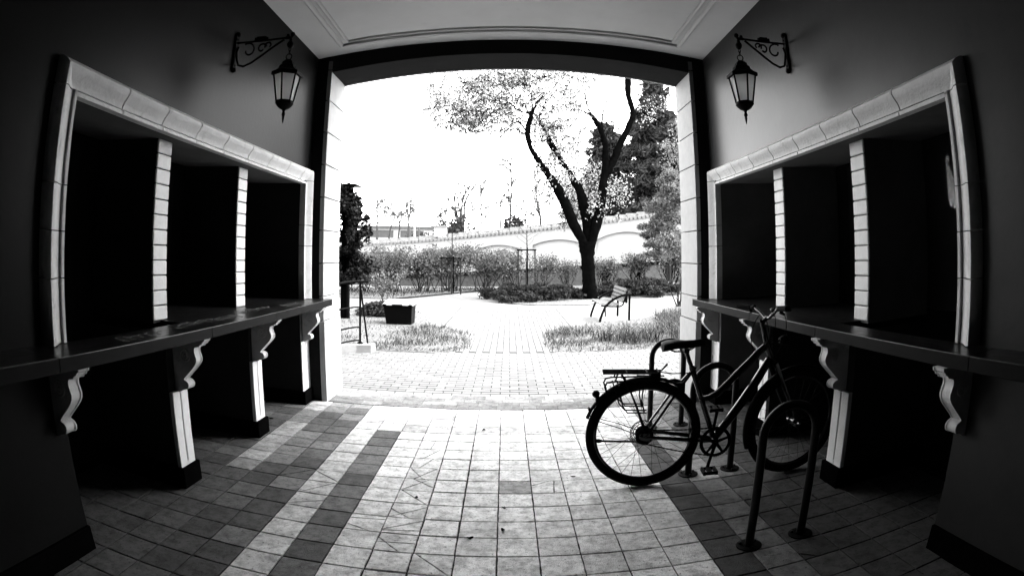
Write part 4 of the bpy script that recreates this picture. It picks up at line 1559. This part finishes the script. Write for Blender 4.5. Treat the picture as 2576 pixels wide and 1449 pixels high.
def arch_z(x):
    for a_, c_, m_ in arches:
        if a_.x < x < c_.x:
            t_ = (x - a_.x) / (c_.x - a_.x)
            base_ = a_.z + (c_.z - a_.z) * t_
            mid_ = a_.z + (c_.z - a_.z) * .5
            return base_ + (m_.z - mid_) * 4 * t_ * (1 - t_)
    return None


xs_ = sorted(set([round(-14 + .12 * k, 4) for k in range(210)] + [round(a_.x, 4) for a_, _, _ in arches] + [round(c_.x, 4) for _, c_, _ in arches]))
for xa, xb in zip(xs_[:-1], xs_[1:]):
    xm = (xa + xb) / 2
    ya, yb = wall_y(xa), wall_y(xb)
    am = arch_z(xm)
    if am is None:
        b.add([(xa, ya, -.1), (xb, yb, -.1), (xb, yb, wtop(xb)), (xa, ya, wtop(xa))], [(0, 1, 2, 3)])
    else:
        za, zb = arch_z(xa + 1e-4) or arch_z(xa + 1e-3) or am, arch_z(xb - 1e-4) or am
        b.add([(xa, ya, za), (xb, yb, zb), (xb, yb, wtop(xb)), (xa, ya, wtop(xa))], [(0, 1, 2, 3)])
        b.add([(xa, ya, za), (xb, yb, zb), (xb, yb + DP, zb), (xa, ya + DP, za)], [(0, 1, 2, 3)])
        b.add([(xa, ya + .002, za - .75), (xb, yb + .002, zb - .75), (xb, yb + DP, zb), (xa, ya + DP, za)], [(0, 1, 2, 3)])
        b.add([(xa, ya + .002, -.1), (xb, yb + .002, -.1), (xb, yb + .002, zb - .75), (xa, ya + .002, za - .75)], [(0, 1, 2, 3)])
for a_, c_, _ in arches:
    for e_ in (a_, c_):
        yy_ = wall_y(e_.x)
        b.add([(e_.x, yy_, e_.z - .75), (e_.x, yy_ + DP, e_.z), (e_.x, yy_, e_.z)], [(0, 1, 2)])
b.add([(-14, wall_y(-14) + .4, -.1), (11.2, wall_y(11.2) + .4, -.1), (11.2, wall_y(11.2) + .4, wtop(11.2)), (-14, wall_y(-14) + .4, wtop(-14))], [(0, 1, 2, 3)])
b.build('wall_face', GWALL, gw)
b = MB()
x = -14.
while x < 11:
    ya = wall_y(x)
    b.tube([(x + .09, ya - .12, wtop(x) - .05), (x + .09, ya + .45, wtop(x) + .10)], .085, 6)
    x += .19
for xa, xb in zip(WX[:-1], WX[1:]):
    b.box(xa + .003, xb - .003, wall_y(xb) - .02, wall_y(xa) + .47, min(wtop(xa), wtop(xb)) - .02, max(wtop(xa), wtop(xb)) + .02)
    b.box(xa + .003, xb - .003, wall_y(xb) + .10, wall_y(xa) + .40, min(wtop(xa), wtop(xb)) + .02, max(wtop(xa), wtop(xb)) + .16)
b.build('coping', COPE, gw)
b = MB()
pc = zx(1107, 590)
b.box(pc.x - .30, pc.x + .30, pc.y - .06, pc.y + .46, pc.z - .12, pc.z + .38)
b.build('pier_block', GWALL, gw)
b = MB()
b.box(pc.x - .37, pc.x + .37, pc.y - .12, pc.y + .52, pc.z + .38, pc.z + .44)
b.build('pier_cap', COPE, gw)

# low dark-capped planter wall running in front of it
low = thing('planter_wall', 'low grey planter wall with a dark cap among the shrubs', 'wall', (0, 24, 0))
b, c_ = MB(), MB()
lp = [zz_ for zz_ in ((-9.5, 23.0), (-4.8, 23.6), (-1.0, 24.4), (2.2, 24.8), (6.5, 25.0), (10, 25.2))]
lz = [.42, .42, .62, .80, .92, .98]
for (p0, p1, z0, z1) in zip(lp[:-1], lp[1:], lz[:-1], lz[1:]):
    for mb_, a0, a1, dy_ in ((b, -.1, -.09, 0), (c_, -.09, .04, .05)):
        vs = []
        for (x_, y_), zt_ in ((p0, z0), (p1, z1)):
            zlo = -.1 if mb_ is b else zt_ - .09
            zhi = zt_ - .09 if mb_ is b else zt_ + .04
            vs += [(x_, y_ - dy_, zlo), (x_, y_ + .3 + dy_, zlo), (x_, y_ + .3 + dy_, zhi), (x_, y_ - dy_, zhi)]
        mb_.add(vs, [(0, 1, 2, 3), (4, 5, 6, 7), (0, 4, 7, 3), (1, 5, 6, 2), (3, 2, 6, 7), (0, 1, 5, 4)])
b.build('wall_face', material('grey_planter_render', .06, .9, n_scale=6, n_amt=.3), low)
c_.build('cap', material('dark_planter_cap', .003, .9, spec=0), low)

# ---- shrubs in front of the wall
GH = 'leafy shrubs in a row before the garden wall'
hed = [(-5.2, 19.6, 1.5, 1.35, 'leftmost leafy grey shrub of the row, half behind the evergreen'), (-4.1, 20.0, 1.5, 1.60, 'leafy grey shrub directly behind the railing post'), (-3.0, 20.6, 1.6, 1.55, 'leafy grey shrub directly behind the grit bin'), (-2.05, 21.2, 1.6, 1.75, 'tall leafy grey shrub right of the grit bin, beside the left staked sapling'),
       (-1.0, 22.0, 1.6, 1.65, 'leafy grey shrub in the middle of the row between the two staked saplings'), (.05, 22.8, 1.5, 1.55, 'leafy grey shrub just left of the right staked sapling')]
for k, (x, y_, w, h, lab) in enumerate(hed):
    shrub('leafy_shrub', lab, x, y_, w * 1.5, h * 1.05, L_BUSH, .055, 4200, seed=30 + k, group=GH, stems=16, depth=2, r0=.02)
GB = 'bare-twigged shrubs before the garden wall'
for k, (x, y_, w, h, n, lab) in enumerate(((1.15, 20.6, 1.5, 1.35, 340, 'thin bare shrub with pale twigs left of the big tree trunk'), (2.1, 21.8, 1.0, 1.1, 200, 'small bare shrub just left of the big tree trunk'), (3.45, 20.8, 1.6, 1.2, 420, 'dense bare shrub just right of the big tree trunk'),
                                          (4.75, 21.0, 1.7, 1.3, 420, 'dense dark twiggy shrub behind the bench'), (6.0, 21.0, 1.7, 1.45, 420, 'dense twiggy shrub right of the bench near the right jamb'))):
    shrub('bare_shrub', lab, x, y_, w, h, L_BUSH, .05, n, seed=50 + k, group=GB, stems=20 if x > 3 else 12, depth=3, r0=.018 if x > 3 else .014, twm=BARK if x > 3 else TWIG, spread=.3)
shrub('small_shrub', 'small thin-stemmed bush standing left of the grit bin', -3.05, 14.2, .9, .95, L_BUSH, .04, 500, seed=71, stems=4, depth=3)
shrub('forked_shrub', 'thin forked shrub with pale stems beside the right jamb', 4.25, 14.2, .9, 1.9, L_BUSH, .045, 400, seed=72, stems=6, depth=3, r0=.022)

# ---- junipers
def juniper(label, cx_, cy_, w, d, h, n, seed):
    R_ = random.Random(seed)
    root = thing('juniper', label, 'shrub', (cx_, cy_, 0), group='low spreading junipers')
    P = []
    b = MB()
    for k in range(90):
        a = R_.uniform(0, 2 * pi)
        rr_ = math.sqrt(R_.random())
        x, y_ = cx_ + w / 2 * rr_ * math.cos(a), cy_ + d / 2 * rr_ * math.sin(a)
        z = h * (1 - rr_ ** 2.5 * .55) * R_.uniform(.5, 1.05)
        b.tube([(cx_ + (x - cx_) * .6, cy_ + (y_ - cy_) * .6, .0), (x, y_, z)], [.012, .005], 4, cap=False)
        P.append(blob((x, y_, z * .92), (.22, .22, .075), n // 150, .1))
        P.append(blob((x, y_, z * .5), (.24, .24, .12), n // 220, .1))
    b.build('stem', BARK, root)
    leaves('crown', L_JUN, np.vstack(P), .048, root, 2.2)
    return root


juniper('broad low juniper left of the big tree trunk', .75, 18.3, 3.3, 3.2, .50, 17000, 5)
juniper('broad low juniper right of the tree, behind the bench', 4.2, 18.9, 3.2, 2.2, .55, 15000, 6)
juniper('small low juniper left of the grit bin', -2.85, 12.7, .9, .8, .32, 4500, 7)

# ---- staked saplings
for (x, y_, zt_, wd, ztop, lab) in ((-2.05, 20.2, 1.30, .66, 3.17, 'sapling between three stakes, behind the left leafy shrubs'), (.62, 21.2, 1.62, .62, 2.25, 'sapling between three stakes, left of the big tree')):
    root = thing('staked_sapling', lab, 'sapling', (x, y_, 0), group='young trees tied to stakes')
    for dx, dy_ in ((-wd / 2, 0), (wd / 2, 0), (.04, .3)):
        b = MB()
        b.tube([(x + dx, y_ + dy_, -.02), (x + dx, y_ + dy_, zt_ * (.98 if dy_ == 0 else 1.02))], .025, 8)
        b.build('stake', TWIG if dy_ == 0 else BARK, root, smooth=True)
    b = MB()
    b.box(x - wd / 2 - .05, x + wd / 2 + .05, y_ - .045, y_ - .027, zt_ * .95, zt_ * .98)
    b.build('crossbar', BARK, root)
    b = MB()
    b.tube([(x, y_ + .1, -.02), (x - .01, y_ + .1, zt_ * .5), (x + .02, y_ + .1, zt_), (x + .01, y_ + .1, ztop)], [.030, .026, .020, .012], 6)
    twigs(b, [((x, y_ + .1, zt_ + (ztop - zt_) * (.1 + .14 * k)), ((-1) ** k * .7, .2, .6)) for k in range(6)], random.Random(9), depth=1, length=.4, r0=.006, spread=.3)
    b.build('trunk', TWIG, root)

# ---- pines and spruces
conifer('young_pine', 'fluffy pale young pine in front of the wall beside the right jamb', 5.75, 20.2, 4.3, 1.6, L_PINE, .040, 30000, TWIG, seed=12, skirt=.30, tiers=6, top=.10)
conifer('dark_spruce', 'tall dark spruce rising behind the wall right of the big tree', 10.6, 40.0, 13.6, 4.6, L_SPR, .17, 70000, BARK, seed=13, group='dark spruces beyond the wall', skirt=.05, tiers=16)
conifer('dark_spruce', 'shorter dark spruce behind the wall between the tree limbs', 7.4, 43.0, 11.0, 4.6, L_SPR, .17, 40000, BARK, seed=14, group='dark spruces beyond the wall', skirt=.05, tiers=12)


def bare_tree(label, x, y, h, w, seed, stems=1, depth=5, r0=None, spread=.24, mat=None, group='bare trees beyond the garden wall', leafn=0, leafm=None, leafs=.1, lean=.12):
    R_ = random.Random(seed)
    root = thing('bare_tree', label, 'tree', (x, y, 0), group=group)
    b = MB()
    r0 = r0 or h * .016
    st = []
    for k in range(stems):
        a = R_.uniform(0, 2 * pi)
        st.append(((x + R_.uniform(-.2, .2), y + R_.uniform(-.2, .2), -.1), (lean * math.cos(a) * w, lean * math.sin(a), 1)))
    tips = twigs(b, st, R_, depth=depth, length=h * .30, spread=spread, r0=r0, up=.9, rmin=y * .0008, taper=.62)
    b.build('trunk', mat or PALET, root)
    if leafn:
        leaves('crown', leafm, np.vstack([blob(tuple(t_), (h * .05, h * .05, h * .04), max(leafn // len(tips), 1), .1) for t_ in tips]), leafs, root, 1.4)
    return root


za = lambda x, y_: ((880 + x / 4.83) * .9659, (440 + y_ / 4.83) * .9659)
zb = lambda x, y_: ((1180 + x / 4.83) * .9659, (440 + y_ / 4.83) * .9659)
FG = 'bare trees beyond the garden wall'


def stem_tree(label, y, stems, seed, mat=None, fuzz=0, base_v=640, fz=.15, tw=True):
    """bare tree made of measured stems [(u, v, width_px), ...], rooted at the ground"""
    R_ = random.Random(seed)
    u0 = stems[0][0][0]
    bx = unproj(u0, base_v, y).x
    root = thing('bare_tree', label, 'tree', (bx, y, 0), group=FG)
    b = MB()
    tips = []
    for st in stems:
        dy_ = R_.uniform(-1, 1)
        first = unproj(st[0][0], st[0][1], y)
        P = limb_from(b, st, y, dy=dy_, n=6, jitter=.03, seed=seed + len(tips))
        if st is stems[0] or abs(st[0][1] - stems[0][0][1]) < 6:
            b.tube([(bx + (first.x - bx) * .3, y, -.1), tuple(first)], [st[0][2] / 1448 * y * .62, st[0][2] / 1448 * y * .5], 6)
        if tw:
            for p_, q_ in zip(P[1:-1], P[2:]):
                for k in range(1):
                    tips += twigs(b, [(p_.lerp(q_, R_.random()), (R_.gauss(0, .7), .1, R_.uniform(.3, 1)))], R_, depth=1, length=y * .012, spread=.4, r0=y * .0016, up=.3, rmin=y * .0011)
    b.build('trunk', mat or PALET, root)
    if fuzz and tips:
        leaves('crown', L_PINE, np.vstack([blob(tuple(t_), (y * .017, y * .017, y * .013), max(fuzz // 2 // len(tips), 1), .1) for t_ in tips]), fz, root, 1.6)
    return root


def S(z_, *pts): return [z_(x, y_) + (max(w * 1.45, 4.2),) for x, y_, w in pts]


stem_tree('many-stemmed vase-shaped bare tree above the wall, centre left', 52, [S(zb, (108, 815, 5), (95, 600, 3.6), (115, 430, 2.8), (150, 300, 2.4), (148, 150, 2.0)), S(zb, (100, 815, 4), (80, 660, 3), (35, 500, 2.6), (10, 340, 2)), S(zb, (104, 815, 4), (90, 560, 3), (70, 440, 2.4), (52, 350, 2)),
          S(zb, (118, 815, 4.5), (140, 560, 3.2), (165, 380, 2.6), (225, 270, 2.2), (275, 215, 2)), S(zb, (112, 815, 4), (108, 560, 3), (130, 320, 2)), S(zb, (96, 815, 4), (50, 650, 2.8), (20, 520, 2.2), (-10, 440, 2))], 1)
stem_tree('wispy upright tree just right of the vase-shaped tree', 56, [S(zb, (352, 690, 3.4), (350, 480, 3), (345, 330, 2.4), (342, 200, 1.8)), S(zb, (350, 560, 2.4), (400, 600, 2.2), (430, 600, 1.8)), S(zb, (350, 500, 2.2), (280, 495, 2), (240, 530, 1.6)), S(zb, (348, 440, 2.2), (400, 480, 2), (460, 470, 1.6))], 2, fuzz=500)
stem_tree('tallest slender bare tree, over the middle arch', 48, [S(zb, (716, 760, 4.6), (718, 560, 4), (728, 400, 3.4), (728, 220, 3), (730, 20, 2.4), (733, -160, 2)), S(zb, (722, 420, 2.6), (700, 380, 2.4), (700, 250, 2)), S(zb, (600, 760, 3), (592, 560, 2.4), (600, 400, 2))], 3, fuzz=700)
stem_tree('bare tree with a drooping bough just left of the big tree', 44, [S(zb, (1104, 720, 5), (1095, 600, 4.4), (1078, 500, 3.8), (1050, 340, 3), (1040, 180, 2.6), (1018, 20, 2)), S(zb, (1085, 582, 2.8), (1020, 580, 2.6), (900, 525, 2.4), (790, 460, 2.2)), S(zb, (1052, 340, 2.2), (1100, 325, 2), (1135, 295, 1.8))], 4, fuzz=350)
stem_tree('bare tree with a leaning bough, nearest the dark evergreen', 50, [S(za, (490, 880, 5), (495, 680, 3.6), (492, 520, 2.6), (502, 380, 2)), S(za, (496, 690, 2.6), (560, 640, 2.4), (640, 600, 2.2), (720, 550, 2)), S(za, (498, 600, 2), (525, 575, 1.8))], 5, fuzz=500)
stem_tree('twin-topped bare tree above the far roof', 50, [S(za, (895, 850, 5.5), (893, 700, 4.4), (897, 600, 3.4), (912, 540, 2.8), (925, 475, 2.2)), S(za, (893, 620, 2.8), (875, 560, 2.4), (868, 488, 2)), S(za, (1022, 850, 3.6), (1020, 740, 3)), S(za, (1060, 850, 3.8), (1062, 790, 3.4))], 6, fuzz=500)
stem_tree('arching bare tree left of the twin-topped one', 54, [S(za, (760, 850, 3), (780, 700, 2.4), (740, 590, 2.2), (700, 560, 2)), S(za, (770, 720, 2.2), (800, 600, 2), (780, 545, 1.8)), S(za, (640, 850, 2.6), (680, 690, 2.2), (720, 580, 1.8))], 7, fuzz=600)
stem_tree('thin bare tree beside the wall pier', 54, [S(za, (1240, 760, 2.8), (1235, 640, 2.4), (1270, 590, 2)), S(za, (1330, 780, 2.8), (1330, 700, 2.6), (1300, 620, 2))], 8, fuzz=400)
# dark low evergreen shrubs beyond the wall
for k, (u, y_, w, h, lab) in enumerate(((1150, 40, 3.8, 4.1, 'rounded dark bush showing over the coping, centre left'), (1300, 42, 1.6, 4.2, 'small dark bush beside the slender tree over the coping'), (1430, 38, 3.0, 3.6, 'dark bush over the coping left of the big tree'), (1040, 52, 5.0, 3.0, 'low grey bush before the far building'))):
    p_ = unproj(u, 600, y_)
    shrub('evergreen_bush', lab, p_.x, y_, w, h, L_SPR, .16, 1800, seed=110 + k, group='dark bushes beyond the garden wall', stems=10, depth=2, twm=BARK)
# white-blossomed tree at the right edge, over the wall
p_ = unproj(1690, 560, 26)
root = bare_tree('light-blossomed tree overhanging the wall beside the right jamb', p_.x + .9, 24.6, 8.6, 1.2, 131, stems=2, depth=5, r0=.06, mat=BARK, group=None, leafn=4500, leafm=L_MAIN, leafs=.085)
root.name = 'flowering_tree'

# ---- far building and poles
p_ = unproj(1030, 585, 62)
fb = thing('far_building', 'long low pale building with a dark roof edge beyond the wall', 'building', (p_.x, 66, 0))
b = MB()
b.box(p_.x - 6, p_.x + 3.6, 63, 72, 0, 3.9)
b.build('wall', FARW, fb)
b = MB()
b.box(p_.x - 6.4, p_.x + 4.0, 62.6, 72.4, 3.9, 4.2)
b.build('roof', FARR, fb)
for k in range(2):
    b = MB()
    b.box(p_.x - 4.6 + k * 3.4, p_.x - 2.0 + k * 3.4, 62.96, 63.02, 2.9, 3.7)
    b.build('window', FARR, fb)
for k, (u, vt, y_, lab) in enumerate(((1043, 560, 46, 'pale lamp column standing beyond the wall, left of the wall pier'), (1180, 568, 46, 'pale lamp column standing beyond the wall, right of the vase-shaped bare tree'))):
    if not y_: continue
    q = unproj(u, vt, y_)
    root = thing('utility_pole', lab, 'pole', (q.x, y_, 0), group='thin poles beyond the wall')
    b = MB()
    b.tube([(q.x, y_, -.1), (q.x, y_, q.z)], [.09, .07], 8)
    b.build('shaft', GWALL, root, smooth=True)

# ---- grass: nobody could count it
def in_poly(x, y_, poly):
    c_ = False
    n = len(poly)
    for i in range(n):
        (x1, y1), (x2, y2) = poly[i], poly[(i + 1) % n]
        if (y1 > y_) != (y2 > y_) and x < (x2 - x1) * (y_ - y1) / (y2 - y1) + x1: c_ = not c_
    return c_


def grass(name, label, poly, n, hfun, seed, wd=.0055):
    R_ = random.Random(seed)
    b = MB()
    xs_, ys_ = [p_[0] for p_ in poly], [p_[1] for p_ in poly]
    k = 0
    while k < n:
        x, y_ = R_.uniform(min(xs_), max(xs_)), R_.uniform(min(ys_), max(ys_))
        h = hfun(x, y_, R_)
        if h <= 0 or not in_poly(x + R_.gauss(0, .07), y_ + R_.gauss(0, .07), poly):
            k += .25
            continue
        k += 1
        a = R_.uniform(0, 2 * pi)
        ln = R_.uniform(.2, 1.9) * h
        dx, dy_ = math.cos(a) * ln, math.sin(a) * ln
        sx_, sy_ = -math.sin(a) * wd, math.cos(a) * wd
        b.add([(x - sx_, y_ - sy_, 0), (x + sx_, y_ + sy_, 0), (x + dx * .35 + sx_ * .8, y_ + dy_ * .35 + sy_ * .8, h * .62), (x + dx * .35 - sx_ * .8, y_ + dy_ * .35 - sy_ * .8, h * .62), (x + dx, y_ + dy_, h)], [(0, 1, 2, 3), (3, 2, 4)], R_.choice((.12, .3, .6, 1.0, 1.6, 3.0)))
    return tag(b.build(name, L_GRASS), label, 'grass', kind='stuff')


def hl_(x, y_, R_):
    if x < -2.1 and y_ > 9.5: return R_.uniform(.02, .07) if R_.random() < .5 else 0
    if y_ > 11.0: return R_.uniform(.02, .06) if R_.random() < .25 else 0
    w_ = .5 + .5 * math.sin(x * 4.1 + math.sin(y_ * 3.3) * 2) * math.cos(y_ * 2.7 + x)
    return R_.uniform(.015, .05 + .13 * w_ ** 1.6) * (1.35 if R_.random() < .05 else 1)


grass('grass', 'long rough grass in the bed left of the brick path', BED_L, 17000, hl_, 1)


def hr_(x, y_, R_):
    for (cx_, cy_, r_, h) in ((1.55, 9.3, .22, .30), (2.05, 9.1, .40, .36), (3.2, 9.9, .60, .36), (1.0, 10.1, .5, .17), (2.9, 9.2, .3, .3), (3.6, 11.6, .6, .3), (.95, 9.0, .3, .14)):
        d_ = math.hypot(x - cx_, y_ - cy_)
        if d_ < r_: return h * R_.uniform(.5, 1.1)
    if y_ > 11.2: return R_.uniform(.02, .06) if R_.random() < .3 else 0
    return R_.uniform(.02, .10) if R_.random() < .75 else 0


grass('grass', 'tufted grass in the bed between the brick path and the right jamb', BED_R, 15000, hr_, 2)


def hs_(x, y_, R_): return R_.uniform(.03, .12) if R_.random() < .6 else 0


grass('ground_cover', 'low ground cover along the foot of the shrub row', [(-6, 17.4), (-3.7, 17.8), (-2.3, 20.3), (-.9, 22.7), (-.9, 23.6), (-6, 22)], 3500, hs_, 3, .012)

# ---- fallen leaves on the floor
fz = lambda x, y_: ((700 + x / 3.019) * .9659, (1020 + y_ / 3.019) * .9659)
for (zx_, zy_, sz_, lab) in ((1840, 1090, .030, 'round dark leaf lying on a pale tile, centre of the floor'), (1850, 918, .026, 'dark leaf beyond the round one, just past a tile joint'), (1580, 1152, .034, 'slim dark leaf lying across a joint near the bottom centre'), (1160, 835, .028, 'curled dark leaf on the cracked tiles left of centre'), (1690, 303, .040, 'pale brown leaf lying in the bright row near the gate'), (2390, 670, .028, 'small leaf on the tile left of the rear wheel'), (20, 212, .040, 'black leaf lying between the two far left pilasters')):
    u, v = fz(zx_, zy_)
    a_, b2_ = u - 1288, -(v - 424.3)
    r_ = math.hypot(a_, b2_)
    th_ = 2 * math.asin(r_ / 2 / 1448.55)
    d_ = _R.T @ np.array([math.sin(th_) * a_ / r_, math.cos(th_), math.sin(th_) * b2_ / r_])
    k_ = -1.5 / d_[2]
    x, y_ = d_[0] * k_, d_[1] * k_
    b = MB()
    an = R4.uniform(0, pi)
    ca_, sa_ = math.cos(an), math.sin(an)
    out_ = [(math.cos(q_) * sz_ * .6, math.sin(q_) * sz_ * .33 * (1 + .25 * math.sin(3 * q_))) for q_ in [k2 * pi / 6 for k2 in range(12)]]
    vs = [(x, y_, .004)] + [(x + p0 * ca_ - p1 * sa_, y_ + p0 * sa_ + p1 * ca_, .005 + .006 * abs(p0) / sz_ * (1 + .6 * math.sin(q2))) for q2, (p0, p1) in enumerate(out_)]
    n_ = len(vs)
    vs += [(vx, vy, vz + .0015) for vx, vy, vz in vs]
    b.add(vs, [(0, k2, k2 % 12 + 1) for k2 in range(1, 13)] + [(n_, n_ + k2 % 12 + 1, n_ + k2) for k2 in range(1, 13)] + [(k2, k2 % 12 + 1, n_ + k2 % 12 + 1, n_ + k2) for k2 in range(1, 13)])
    tag(b.build('fallen_leaf', BARK if sz_ < .038 or zx_ < 100 else TWIG), lab, 'leaf', 'fallen leaves on the tiled floor')
